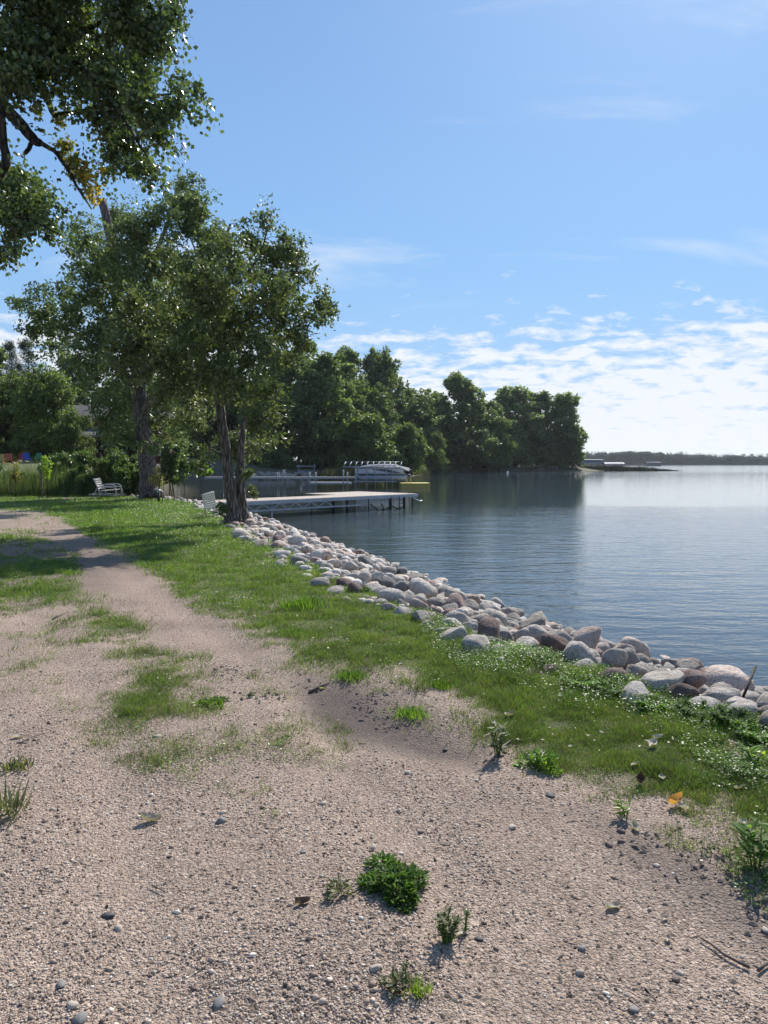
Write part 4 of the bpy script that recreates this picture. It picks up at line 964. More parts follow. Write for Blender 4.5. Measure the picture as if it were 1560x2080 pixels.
# ---------------------------------------------------------------- gravel
n = 90000
u = rng.random(n); d = (2.0 ** -1.1 + u * (9.0 ** -1.1 - 2.0 ** -1.1)) ** (-1 / 1.1); x = (rng.uniform(-80, 1640, n) - CX) / F * d
g, _ = grass_cover(x, d); dl = land_signed(x, d); keep = (rng.random(n) > g * 1.3) & (dl < -0.2); x, y = x[keep], d[keep]; n = len(x)
mdl = np.maximum(soft(*proj(x, y), MUDPOLY, 80.0), soft(*proj(x, y), SOILPOLY, 80) * .7); pat = fbm(x, y, 1.0, 91, 3) * .6 + fbm(x, y, .35, 92, 3) * .4; kp = (rng.random(n) > mdl * 0.85) & (rng.random(n) < np.clip(0.62 + (pat - .5) * 4.5, .12, 1)); x, y = x[kp], y[kp]; n = len(x)
rad = 0.0019 + 0.0052 * rng.random(n) ** 3.2 + 0.0008 * np.maximum(y - 3, 0) * 0.4; big = rng.random(n) < np.where((x < 0) & (y < 3.6), 0.022, 0.008); rad[big] = rng.uniform(.005, .013, big.sum())
vv = np.array([(1, 0, 0), (-1, 0, 0), (0, 1, 0), (0, -1, 0), (0, 0, 1), (0, 0, -1.0)]) ; ff = np.array([(0, 2, 4), (2, 1, 4), (1, 3, 4), (3, 0, 4), (2, 0, 5), (1, 2, 5), (3, 1, 5), (0, 3, 5)])
sc = rad[:, None, None] * np.stack([rng.uniform(.8, 1.5, n), rng.uniform(.7, 1.1, n), rng.uniform(.5, .9, n)], 1)[:, None]
Vq = vv[None] * sc + rng.normal(size=(n, 6, 3)) * rad[:, None, None] * .18
an = rng.uniform(0, 6.28, n); cc, ss = np.cos(an)[:, None], np.sin(an)[:, None]
Vq = np.stack([Vq[..., 0] * cc - Vq[..., 1] * ss, Vq[..., 0] * ss + Vq[..., 1] * cc, Vq[..., 2]], -1) + np.stack([x, y, height(x, y) + rad * .25], 1)[:, None]
m, t, out = newmat('gravel_pebble')
gg = N(t, 'ShaderNodeNewGeometry')
c = ramp(t, gg.outputs['Random Per Island'], [(0.0, (0.10, 0.075, 0.062)), (0.12, (0.21, 0.150, 0.114)), (0.45, (0.37, 0.281, 0.222)), (0.8, (0.51, 0.405, 0.328)), (0.93, (0.62, 0.54, 0.45)), (1.0, (0.72, 0.66, 0.58))])
b = N(t, 'ShaderNodeBsdfPrincipled', Roughness=0.85); L(t, c, b.inputs['Base Color']); L(t, b.outputs[0], out.inputs[0])
tag(link('gravel', mesh_np('gravel', Vq.reshape(-1, 3), (ff[None] + (np.arange(n) * 6)[:, None, None]).reshape(-1, 3), m, True)), 'pinkish fine gravel covering the drive in the foreground', 'gravel', None, 'stuff')

def scatter_bits(name, label, x, y, rad, flat, cols, seed):
    r = np.random.default_rng(seed); n = len(x)
    V = vv[None] * (rad[:, None, None] * np.stack([r.uniform(.7, 1.9, n), r.uniform(.5, 1.0, n), np.full(n, flat)], 1)[:, None]) * (1 + .35 * r.normal(size=(n, 6, 1)))
    a_ = r.uniform(0, 6.28, n); c_, s_ = np.cos(a_)[:, None], np.sin(a_)[:, None]
    V = np.stack([V[..., 0] * c_ - V[..., 1] * s_, V[..., 0] * s_ + V[..., 1] * c_, V[..., 2]], -1) + np.stack([x, y, height(x, y) + rad * flat * .3], 1)[:, None]
    m, t, out = newmat(name); g_ = N(t, 'ShaderNodeNewGeometry')
    b = N(t, 'ShaderNodeBsdfPrincipled', Roughness=0.9); L(t, ramp(t, g_.outputs['Random Per Island'], [(i / (len(cols) - 1), k) for i, k in enumerate(cols)]), b.inputs['Base Color']); L(t, b.outputs[0], out.inputs[0])
    tag(link(name, mesh_np(name, V.reshape(-1, 3), (ff[None] + (np.arange(n) * 6)[:, None, None]).reshape(-1, 3), m)), label, name.split('_')[-1], None, 'stuff')
def px_cloud(spots, seed):
    r = np.random.default_rng(seed); X, Y = [], []
    for px, py, sx, sy, k in spots:
        for a_, b_ in zip(px + sx * r.normal(size=k), py + sy * r.normal(size=k)):
            p = W(a_, max(b_, 1100)); X.append(p[0]); Y.append(p[1])
    return np.array(X), np.array(Y)
cx_, cy_ = px_cloud([(470, 1365, 30, 8, 60), (520, 1410, 30, 6, 60), (760, 1410, 40, 18, 90), (800, 1450, 30, 12, 50), (1000, 1535, 16, 6, 30), (1470, 1770, 60, 30, 70), (1300, 1715, 40, 22, 36), (1530, 1850, 30, 26, 30), (640, 1375, 30, 8, 30), (60, 1500, 60, 60, 40)], 5)
scatter_bits('soil_clods', 'dark crumbs of soil kicked up along the wet track and beside the grass', cx_, cy_, np.random.default_rng(6).uniform(.004, .015, len(cx_)), .6, [(0.075, 0.058, 0.050), (0.12, 0.096, 0.084), (0.17, 0.140, 0.122)], 7)
x_, y_ = ground_samples(2600, 2.1, 12, 1.0); g_, _ = grass_cover(x_, y_); k_ = (land_signed(x_, y_) < -.3) & (g_ < .6); x_, y_ = x_[k_], y_[k_]
scatter_bits('bark_litter', 'dark bits of bark, husks and twigs strewn over the gravel', x_, y_, np.random.default_rng(8).uniform(.003, .011, len(x_)), .35, [(0.030, 0.022, 0.018), (0.07, 0.05, 0.038), (0.16, 0.12, 0.085), (0.34, 0.29, 0.22)], 9)

# ---------------------------------------------------------------- loose stones, leaves, sticks
PM = [plain('pale_pebble', (0.44, 0.375, 0.31), .9, 0, .2, 30, .2), plain('grey_pebble', (0.19, 0.18, 0.17), .75, 0, .15, 30, .2), plain('dark_pebble', (0.06, 0.058, 0.06), .75, 0, .2, 30, .2), plain('brown_pebble', (0.15, 0.105, 0.085), .8, 0, .2, 30, .2)]
STONES = [
    (220, 1856, 13, 2, 'round dark stone beside two pale pebbles at the lower left'), (446, 2036, 16, 1, 'largest grey egg-shaped stone on the gravel near the bottom edge'), (448, 1667, 12, 1, 'grey stone with a paler pebble against its back'),
    (453, 1650, 9, 0, 'pale stone leaning behind a grey one left of centre'), (762, 1977, 12, 0, 'smooth cream pebble below the green clover patch'), (124, 2001, 13, 1, 'flat blue grey stone at the lower left'),
    (165, 2066, 15, 1, 'flat grey slate sticking up at the bottom left'), (146, 2042, 13, 0, 'flat whitish pebble above the slate'), (1118, 1615, 11, 2, 'pointed dark stone at the edge of the grass'),
    (757, 1723, 11, 0, 'white flat stone above the green clover patch'), (855, 1680, 8, 3, 'small reddish brown stone above and right of the clover patch'), (616, 1730, 8, 1, 'small grey pebble left of the white flat stone'),
    (699, 1800, 9, 2, 'dark blue pebble left of the clover patch'), (1237, 1718, 11, 3, 'front brown stone of the small cluster by the soil'), (1262, 1712, 9, 3, 'right brown stone of the small cluster by the soil'), (1260, 1692, 9, 3, 'back brown stone of the small cluster by the soil'),
    (973, 1903, 10, 2, 'dark pebble right of the grey green tuft'), (1288, 2052, 12, 1, 'round grey stone at the bottom right'), (1372, 1988, 11, 3, 'brown stone below the long stick, half buried'), (1382, 1974, 9, 0, 'pale stone just above a brown one, under the long stick'),
    (1332, 1762, 9, 0, 'small pale round stone on the dark soil'), (1178, 1974, 11, 0, 'cream pebble between the stick and the sprouts'), (1183, 1924, 11, 1, 'thin grey green stone chip left of the dry leaf'), (615, 1958, 6, 0, 'tiny white pebble level with the cream one'),
    (586, 1493, 8, 3, 'dark stone on the gravel beside the wet track'), (905, 1498, 7, 2, 'black stone at the far side of the wet track'), (240, 1882, 10, 0, 'pale oblong pebble at lower left below the dark stone'), (1558, 1888, 10, 0, 'pink pebble at the right edge on the dark soil'),
    (320, 1492, 8, 0, 'pale stone on the gravel below the grass island'), (655, 1630, 9, 0, 'flat white stone alone in mid gravel'), (1040, 1676, 10, 0, 'flat pale stone in mid gravel right of centre'), (828, 1567, 8, 0, 'pale knob of stone below the wet track'),
]
for i, (px, py, sp, mi, lab) in enumerate(STONES):
    p = W(px, py); z = float(height(np.array([p[0]]), np.array([p[1]]))[0]); s = .82 * sp * math.hypot(p[0], p[1], EYE) / F
    v, f = boulder_shape(400 + i, 2); v = v * np.array([1.0, 1.0, rng.uniform(.55, .9)]); v = v * (1 + .10 * rng.normal(size=(len(v), 1)) * (np.abs(v[:, :1]) > .3))
    o = link('loose_stone', mesh_np('loose_stone', v * s, f, PM[mi], True), loc=(p[0], p[1], z + s * .16), rot=(rng.uniform(-.2, .2), rng.uniform(-.2, .2), rng.uniform(0, 3)))
    tag(o, lab, 'stone', 'loose stones on the gravel')
def leaf_mesh(name, L_, w, mat, seed, curl=0.3):
    r = np.random.default_rng(seed); nu, nv = 7, 5; V = []
    for i in range(nu):
        u = i / (nu - 1); hw = w / 2 * math.sin(math.pi * min(1, u * 0.94 + 0.06)) ** 0.75
        for j in range(nv):
            k = j / (nv - 1) * 2 - 1
            V.append((u * L_ - L_ / 2, hw * k, L_ * curl * (k * k * 0.45 + (u - .5) ** 2 * 1.2) + r.normal() * L_ * .02))
    Fq = [(i * nv + j, (i + 1) * nv + j, (i + 1) * nv + j + 1, i * nv + j + 1) for i in range(nu - 1) for j in range(nv - 1)]
    me = mesh_np(name, np.array(V), np.array(Fq), mat, True)
    return me
LEAVES = [
    (1372, 1640, 36, 'orange', .6, 'large curled orange leaf on the grass at the right', .5), (1385, 1650, 26, 'pale', .4, 'dry tan leaf tucked under the orange leaf', 1.9), (1300, 1595, 30, 'brown', .6, 'curled brown leaf standing in the grass above the orange leaf', 1.2),
    (1246, 1841, 30, 'pale', .35, 'white dry leaf on the gravel at the lower right', .3), (940, 1893, 26, 'pale', .4, 'pale dry leaf caught beside the grey green tuft', .8), (614, 1840, 28, 'brown', .5, 'curled brown leaf left of the clover patch', .4),
    (305, 1665, 36, 'pale', .5, 'cream curled leaf on the gravel at the left', .1), (796, 2024, 32, 'brown', .5, 'brown leaf lying by the lowest sprouts', 2.7), (37, 1502, 22, 'pale', .3, 'pale leaf at the far left of the gravel', .2),
    (1325, 1520, 30, 'pale', .4, 'white crumpled leaf in the grass below the weeds', .9), (1336, 1505, 22, 'pale', .4, 'small white leaf above the crumpled one', .2), (1035, 1455, 32, 'pale', .4, 'long pale leaf in the thin grass by the wet track', .9),
    (1500, 1612, 20, 'pale', .4, 'pale leaf deep in the grass at the right edge', .4), (1508, 1680, 22, 'pale', .3, 'white leaf below the weeds near the right edge', .6), (1290, 1560, 18, 'pale', .3, 'small whitish leaf in the middle of the grass', .5), (655, 1382, 14, 'yolive', .3, 'yellow green leaf on the wet track', .5),
    (790, 1360, 14, 'pale', .3, 'white leaf above the wet track in thin grass', .2), (815, 1352, 12, 'pale', .3, 'white leaf just right of another above the wet track', 1.0), (1228, 1378, 20, 'sprout', .5, 'lone light green leaf standing by the boulders', 1.0), (1345, 1588, 22, 'pale', .3, 'long whitish leaf flat in the grass near the orange leaf', 1.4),
    (1290, 1688, 26, 'pale', .5, 'tan leaf curl behind the brown stone cluster', 1.5), (1350, 1865, 16, 'pale', .3, 'grey white leaf scrap right of the white dry leaf', .4), (1357, 1905, 18, 'pale', .4, 'pale leaf curl left of the long stick', 1.1),
]
for i, (px, py, sp, mt, cu, lab, rz) in enumerate(LEAVES):
    p = W(px, py); z = float(height(np.array([p[0]]), np.array([p[1]]))[0]); s = sp * math.hypot(p[0], p[1], EYE) / F
    o = link('fallen_leaf', leaf_mesh('fallen_leaf', s, s * .55, LM[mt], i, cu), loc=(p[0], p[1], z + .004 + (.012 if py < 1660 and px > 900 else 0)), rot=(rng.uniform(-.18, .18), rng.uniform(-.15, .15), rz))
    tag(o, lab, 'leaf', 'fallen leaves')
# many tiny pale leaves on the lawn
x, y = ground_samples(5200, 4, 34, .7); g, _ = grass_cover(x, y); kp = (g > .25) & (land_signed(x, y) < -.2) & (rng.random(len(x)) < .16); x, y = x[kp], y[kp]; n = len(x)
an = rng.uniform(0, 6.28, n); s = rng.uniform(.016, .042, n) * np.clip(.6 + np.hypot(x, y) * .04, .7, 1.5)
V, Q = leaf_quads(np.stack([x, y, height(x, y) + .035], 1), np.stack([np.cos(an), np.sin(an), rng.uniform(-.2, .3, n)], 1), np.array([[0, 0, 1.0]]) + rdir(n) * .5, s, s * .6, .1)
tag(link('scattered_leaves', mesh_np('scattered_leaves', V, Q, LM['pale'])), 'small pale leaves scattered over the lawn', 'leaves', None, 'stuff')
def stick(px, lab, rr, mat=M_WOOD, name='stick', lift=.012):
    pts = []
    for a, b_ in px:
        p = W(a, b_); z = float(height(np.array([p[0]]), np.array([p[1]]))[0]); pts.append(Vector((p[0], p[1], z + lift)))
    o = pts[0].copy(); rad = [rr * (1 - .45 * i / (len(pts) - 1)) for i in range(len(pts))]
    ob = MB().tube([p - o for p in pts], rad, 7).build(name, mat, None, True, loc=o); tag(ob, lab, 'stick')
stick([(1522, 1966), (1495, 1953), (1470, 1940), (1445, 1920), (1422, 1906)], 'long thin stick lying on the gravel at the lower right', .0055)
stick([(1540, 1972), (1552, 1962), (1575, 1945)], 'short stick end crossing the right edge', .006)
stick([(628, 1390), (650, 1380), (669, 1374)], 'dark stick at the start of the wet track', .012)
stick([(1005, 1535), (1020, 1520), (1040, 1506), (1062, 1508)], 'pale bent twig in the grass beside the tall weed', .008, M_SAND)
stick([(40, 1518), (65, 1505), (95, 1496), (116, 1490)], 'pale curved straw on the far left gravel', .004, M_SAND)
stick([(108, 1258), (125, 1250), (136, 1243)], 'pale stick on the gravel beside the shaded grass', .01, M_SAND)
stick([(308, 1795), (322, 1803), (337, 1812)], 'short dark twig on the left gravel', .003)
p = W(1498, 1418); q = At(1535, 1353, p[1] + .25)
ob = MB().tube([(0, 0, -.1), tuple(Vector(q) - Vector(p))], .010, 8).build('iron_rod', M_RUST, None, True, loc=p); tag(ob, 'thin dark iron rod leaning among the boulders at the right', 'rod')

# ---------------------------------------------------------------- weeds and clumps
def clump(name, label, px, py, wpx, hpx, n, leaf, mat, seed, style='dome', stems=6, cat='weed'):
    if name == 'leafy_weed': leaf, n, hpx, stems = leaf * .46, int(n * 2.2), hpx * .42, 26
    if name == 'grass_tuft': n, leaf, hpx, wpx = int(n * 3.6), leaf * .45, hpx * .55, wpx * 1.6
    p = W(px, py); z = float(height(np.array([p[0]]), np.array([p[1]]))[0]); k = math.hypot(p[0], p[1], EYE) / F
    rad, hh_ = wpx * k / 2, hpx * k; r = np.random.default_rng(seed)
    root = empty(name, (p[0], p[1], z)); tag(root, label, cat)
    if style == 'dome':
        th = r.uniform(0, 6.28, n); q = np.sqrt(r.random(n)) * rad * (0.75 + .35 * np.sin(th * 3 + seed)); hz = hh_ * (1 - (q / rad / 1.1) ** 2) * r.random(n)
        P = np.stack([np.cos(th) * q, np.sin(th) * q, np.maximum(hz, .003)], 1); A = np.stack([np.cos(th), np.sin(th), r.uniform(-.3, 1.0, n)], 1) + rdir(n, r) * .8
        V, Q = leaf_quads(P, A, rdir(n, r) * .7 + np.array([0, 0, 1.]), leaf * k * (.6 + .8 * r.random(n)), leaf * .45 * k * (.6 + .8 * r.random(n)), .06)
    elif style == 'tuft':
        th = r.uniform(0, 6.28, n); b0 = r.normal(size=(n, 2)) * rad * .38; ln_ = hh_ * r.uniform(.5, 1.1, n)
        A = np.stack([np.cos(th) * .5, np.sin(th) * .5, r.uniform(.5, 1.2, n)], 1)
        V, Q = leaf_quads(np.concatenate([b0, np.zeros((n, 1))], 1), A, np.stack([-np.sin(th), np.cos(th), np.zeros(n)], 1) * .2 + np.stack([np.cos(th), np.sin(th), np.full(n, .3)], 1), ln_, np.full(n, leaf * k * .22), .08)
    else:
        Vs, Qs, of = [], [], 0; sb = MB()
        for s_ in range(stems):
            th = r.uniform(0, 6.28); b0 = np.array([math.cos(th), math.sin(th), 0]) * rad * .35 * r.random(); tp = np.array([math.cos(th) * rad * .8, math.sin(th) * rad * .8, hh_ * r.uniform(.65, 1.05)])
            sb.tube([tuple(b0), tuple((b0 + tp) / 2 + np.array([0, 0, hh_ * .12])), tuple(tp)], [.0035, .0028, .001], 5)
            m_ = max(4, n // stems); u = r.uniform(.15, 1, m_)[:, None]; P = b0 * (1 - u) + tp * u + np.array([0, 0, 1.0]) * hh_ * .24 * u * (1 - u) * 2
            a_ = r.uniform(0, 6.28, m_); A = np.stack([np.cos(a_), np.sin(a_), r.uniform(-.1, .8, m_)], 1)
            V, Q = leaf_quads(P, A, rdir(m_, r) * .4 + np.array([0, 0, 1.]), leaf * k * r.uniform(.6, 1.3, m_), leaf * k * .36 * r.uniform(.7, 1.2, m_), -.05); Vs.append(V); Qs.append(Q + of); of += len(V)
        V, Q = np.concatenate(Vs), np.concatenate(Qs); sb.build('stems' if stems > 1 else 'stem', LM['weed'], root)
        if stems > 1: root.children[0]['kind'] = 'stuff'
    link('leaves', mesh_np('leaves', V, Q, mat), root)
    return root
clump('clover_patch', 'dense green clover patch alone on the foreground gravel', 805, 1812, 128, 34, 1500, 13, LM['weed'], 81)
clump('clover_patch', 'small offshoot clump at the upper left of the clover patch', 778, 1770, 62, 24, 350, 12, LM['weed'], 82)
clump('weed', 'small sparse clump left of the clover patch', 686, 1822, 50, 26, 110, 12, LM['dry'], 83)
clump('weed', 'grey green wiry tuft on the gravel right of centre', 908, 1914, 48, 52, 260, 14, LM['dry'], 84, 'stem', 14)
clump('weed', 'upright thin stem beside the pale dry leaf', 944, 1888, 14, 44, 30, 10, LM['dry'], 85, 'stem', 3)
clump('weed', 'yellow green sprout at the bottom centre', 850, 2026, 40, 30, 90, 10, LM['sprout'], 86, 'tuft')
clump('weed', 'thin dark stem with narrow leaves left of the yellow green sprout', 829, 2008, 20, 62, 40, 10, LM['dry'], 87, 'stem', 1)
clump('weed', 'low grey green rosette by the brown leaf at the bottom', 808, 2014, 56, 14, 90, 13, LM['dry'], 88)
clump('weed', 'broad leaved weed at the right edge casting a dark shadow', 1541, 1768, 62, 72, 90, 30, LM['weed'], 89, 'stem', 6)
clump('weed', 'small sprout with yellow green leaves above the stone cluster', 1272, 1660, 30, 30, 24, 22, LM['sprout'], 90, 'stem', 3)
clump('weed', 'light green star shaped weed in the grass at the right edge', 1530, 1560, 40, 28, 24, 26, LM['sprout'], 91, 'stem', 5)
clump('weed', 'tall pale green weed at the end of the wet track', 1012, 1530, 40, 62, 90, 18, LM['dry'], 92, 'stem', 7)
clump('weed', 'bushy weed right of the tall pale weed', 1100, 1555, 84, 26, 420, 12, LM['grass'], 93)
clump('grass_tuft', 'pale wispy grass tuft above the wet track', 835, 1440, 62, 36, 120, 16, LM['grass'], 94, 'tuft', cat='grass tuft')
clump('grass_tuft', 'largest shaggy tuft in the middle of the lawn edge', 612, 1238, 62, 48, 220, 16, LM['grass'], 95, 'tuft', cat='grass tuft')
clump('grass_tuft', 'small round tuft below the largest shaggy one', 597, 1293, 40, 26, 120, 14, LM['grass'], 96, 'tuft', cat='grass tuft')
clump('grass_tuft', 'bright tuft at the near end of the thin grass', 716, 1368, 56, 32, 130, 16, LM['grass'], 97, 'tuft', cat='grass tuft')
clump('grass_tuft', 'yellow green tuft between the wet track and the clover', 896, 1396, 40, 28, 100, 16, LM['grass'], 98, 'tuft', cat='grass tuft')
clump('grass_tuft', 'wide low tuft in the grass island on the gravel', 432, 1426, 44, 14, 160, 14, LM['grass'], 99, cat='grass tuft')
clump('weed', 'dark spiky weed at the left edge of the gravel', 10, 1665, 80, 74, 60, 20, LM['dry'], 100, 'tuft', cat='weed')
clump('weed', 'low dark weed above the spiky one at the left edge', 36, 1562, 60, 22, 70, 18, LM['dry'], 101, 'tuft', cat='weed')
WD = [(1330, 1440, 90, 44, 420, 20, 'rank leafy weed spilling from the boulders, middle of the right side'), (1420, 1460, 100, 60, 480, 20, 'tallest rank weeds before the iron rod'), (1490, 1480, 90, 70, 420, 22, 'rank weed right under the iron rod'), (1180, 1395, 90, 34, 380, 18, 'leafy weed below the large dark boulder'),
      (1250, 1410, 90, 38, 380, 18, 'leafy weed between the large dark boulder and the rank weeds'), (1100, 1352, 60, 26, 240, 16, 'weed at the foot of the large dark boulder'), (1010, 1322, 56, 24, 220, 16, 'dark leafy weed under the oblong pale boulder'), (850, 1252, 46, 24, 180, 15, 'bright weed in a notch of the boulders, upper middle'),
      (740, 1202, 34, 18, 140, 13, 'bright yellow green weed below the round dark boulder'), (1540, 1510, 90, 60, 380, 22, 'rank weed cut by the right edge'), (655, 1165, 26, 14, 100, 11, 'small weed where the boulders bend toward the tree')]
for i, (px, py, w_, h_, n_, lf, lab) in enumerate(WD):
    clump('leafy_weed', lab, px, py, w_, h_, n_, lf, LM['weed' if i % 3 else 'lawn'], 110 + i, 'stem', 16)
    # every weed keeps its own leaves and stems

# ---------------------------------------------------------------- glider bench, feeder, hydrant, white chair
gz = float(height(np.array([-13.0]), np.array([33.0]))[0])
b0 = W(222, 1012); e = empty('glider_bench', (b0[0], b0[1], b0[2]), R(7)); tag(e, 'grey metal glider bench facing the lake in front of the large bush', 'bench')
# local: bench faces +X, length along Y (two seats wide)
for sgn in (-1, 1):
    yy = sgn * .62
    MB().tube([(.50, yy, 0), (.44, yy, .45), (.36, yy, .53), (-.30, yy, .55), (-.40, yy, .46), (-.62, yy, 0)], .024, 8).build('base_frame', M_GREYPAINT, e, True)
    MB().tube([(-.30, yy * .92, .66), (.28, yy * .92, .66), (.42, yy * .92, .58), (.44, yy * .92, .20), (.36, yy * .92, .16), (-.30, yy * .92, .20), (-.36, yy * .92, .5)], .022, 8).build('arm_rest', M_GREYPAINT, e, True)
MB().bar((-.78, -.62, .20), (-.78, .62, .20), .03).bar((-.78, -.62, .2), (.62, -.62, .17), .025).bar((-.78, .62, .2), (.62, .62, .17), .025).build('floor_rails', M_GREYPAINT, e)
for i in range(6):
    MB().box((.36 - i * .115, 0, .42 - i * .012), (.085, 1.14, .018)).build('seat_slat', M_GREYPAINT, e)
for i in range(5):
    MB().box((-.36 - i * .045, 0, .50 + i * .10), (.018, 1.14, .075), M=Matrix.Rotation(R(-20), 4, 'Y')).build('back_slat', M_GREYPAINT, e)
for yy in (-.56, .56): MB().tube([(.38, yy, .40), (-.30, yy, .36), (-.58, yy, .98)], .018, 8).build('seat_frame', M_GREYPAINT, e, True)

b0 = W(323, 1022); e = empty('yard_hydrant', b0); tag(e, 'stubby dark post with a grey tap head standing on the lawn before the thick trunk', 'hydrant')
MB().tube([(0, 0, -.05), (0, 0, .42)], .045, 10).build('post', M_DARKSTEEL, e, True)
MB().tube([(0.16, -.02, -.05), (.15, -.02, .36)], .018, 8).build('side_pipe', M_DARKSTEEL, e, True)
MB().loft([[(math.cos(a_) * q, math.sin(a_) * q, z) for a_ in np.linspace(0, 6.283, 11)[:-1]] for q, z in ((.05, .42), (.085, .46), (.09, .52), (.05, .57))]).tube([(.0, 0, .5), (.12, 0, .5), (.14, 0, .44)], [.04, .035, .03], 8).build('tap_head', M_GALV, e, True)
MB().tube([(-.03, 0, .56), (-.14, 0, .63), (-.2, 0, .6)], .018, 7).build('handle', M_GALV, e, True)
b0 = W(334, 1016); e = empty('feeder_pole', b0); tag(e, 'leaning dark pole holding a bird feeder, against the thick trunk', 'pole')
MB().tube([(-.32, 0, -.05), (-.12, 0, 1.2), (.0, 0, 2.5), (-.08, 0, 2.62), (-.2, 0, 2.55)], .02, 7).build('pole', M_DARKSTEEL, e, True)
o = MB().tube([(-.2, 0, 1.98), (-.2, 0, 2.42)], .075, 10).build('feeder_tube', M_GALV, e, True)
MB().tube([(-.2, 0, 2.42), (-.2, 0, 2.50)], [.11, .02], 10).build('feeder_roof', M_DARKSTEEL, o, True)

b0 = W(432, 1050, 0.0); e = empty('folding_chair', (b0[0], b0[1], -.06), R(200)); tag(e, 'white folding chair tilted back among the boulders left of the two-stemmed tree', 'chair')
T = Matrix.Rotation(R(13), 4, 'Y') @ Matrix.Rotation(R(-22), 4, 'X')
def tl(q): return tuple(T @ Vector(q))
bw = .17
MB().tube([tl((-bw, 0, .05)), tl((-bw, .05, .92)), tl((bw, .05, .92)), tl((bw, 0, .05))], .018, 8).build('back_frame', M_WHITE, e, True)
for k_ in range(7):
    z_ = .42 + k_ * .075
    MB().box(tl((0, .045, z_)), (bw * 2, .014, .062), M=T).build('back_slat', M_WHITE, e)
for k_ in range(5):
    MB().box(tl((0, -.05 - k_ * .085, .36)), (bw * 2, .07, .016), M=T).build('seat_slat', M_WHITE, e)
for sgn in (-1, 1):
    MB().bar(tl((sgn * bw, -.44, .0)), tl((sgn * bw, .04, .42)), .028).build('leg', M_WHITE, e)
    MB().bar(tl((sgn * bw, -.46, .36)), tl((sgn * bw, .02, .36)), .026).build('seat_rail', M_WHITE, e)

# ---------------------------------------------------------------- coloured lawn chairs, the red house
def adirondack(px, py, d, col, rz, lab):
    x_ = At(px, 941, d)[0]; z_ = float(height(np.array([x_]), np.array([float(d)]))[0])
    e = empty('lawn_chair', (x_, d, z_), rz); col = tuple(c * .55 for c in col); e.scale = (.85, .85, .85); tag(e, lab, 'chair', 'coloured lawn chairs beyond the bushes')
    m_ = plain('chair_paint', col, .5, 0, .05)
    for i in range(5): MB().box((0, .02 - 0, 0), (.115, .02, .78), M=Matrix.Translation(((i - 2) * .125, .34, .68)) @ Matrix.Rotation(R(-22), 4, 'X')).build('back_slat', m_, e)
    for i in range(4): MB().box((0, -.28 + i * .14, .40 - i * .035), (.62, .12, .022)).build('seat_slat', m_, e)
    for s_ in (-1, 1):
        MB().box((s_ * .38, -.05, .58), (.13, .74, .025)).build('arm_rest', m_, e)
        MB().box((s_ * .34, -.36, .28), (.09, .03, .58)).build('leg', m_, e)
        MB().bar((s_ * .31, -.40, .40), (s_ * .31, .55, .06), .03, .12).build('leg', m_, e)
adirondack(17, 945, 62, (0.62, 0.13, 0.06), R(20), 'orange red slatted lawn chair at the left edge')
adirondack(55, 945, 63, (0.03, 0.12, 0.55), R(35), 'blue slatted lawn chair')
adirondack(74, 948, 66, (0.03, 0.30, 0.12), R(-10), 'green slatted lawn chair right of the blue one')
adirondack(42, 948, 66, (0.45, 0.02, 0.03), R(5), 'dark red slatted lawn chair between the orange and blue ones')
adirondack(0, 942, 61, (0.62, 0.45, 0.12), R(15), 'yellow slatted lawn chair cut off by the left edge')

hx = At(235, 941, 92)[0]; hzr = float(height(np.array([hx]), np.array([92.0]))[0])
e = empty('red_house', (hx, 92, hzr), R(8)); tag(e, 'dark red house with grey shingle roofs half hidden behind the lawn trees', 'house')
MB().box((0, 4, 2.6), (12.5, 8, 5.4)).build('wall', M_RED, e)
MB().loft([[(-6.9, -.7, 5.2), (-6.9, 8.7, 5.2), (-6.9, 4, 7.4)], [(6.9, -.7, 5.2), (6.9, 8.7, 5.2), (6.9, 4, 7.4)]]).build('roof', M_ROOF, e)
MB().loft([[(-5.5, -3.6, 3.35), (-5.5, -.02, 4.35), (-5.5, -.02, 4.15), (-5.5, -3.6, 3.15)], [(4.6, -3.6, 3.35), (4.6, -.02, 4.35), (4.6, -.02, 4.15), (4.6, -3.6, 3.15)]]).build('porch_roof', M_ROOF, e)
MB().box((-.45, -3.66, 3.22), (10.2, .08, .26)).build('fascia', M_TRIM, e)
for x_ in (-5.2, -2, 1.2, 4.4): MB().box((x_, -3.4, 1.55), (.16, .16, 3.2)).build('post', M_WOOD, e)
for x_ in (-4, -1.5, 1.5, 4):
    o = MB().box((x_, -.04, 2.0), (1.3, .1, 1.5)).build('window', M_WOOD, e); MB().box((x_, -.10, 2.0), (1.1, .06, 1.3)).build('pane', M_GLASS, o)
o = MB().box((0.1, -.04, 1.1), (1.0, .1, 2.1)).build('door', M_WOOD, e)

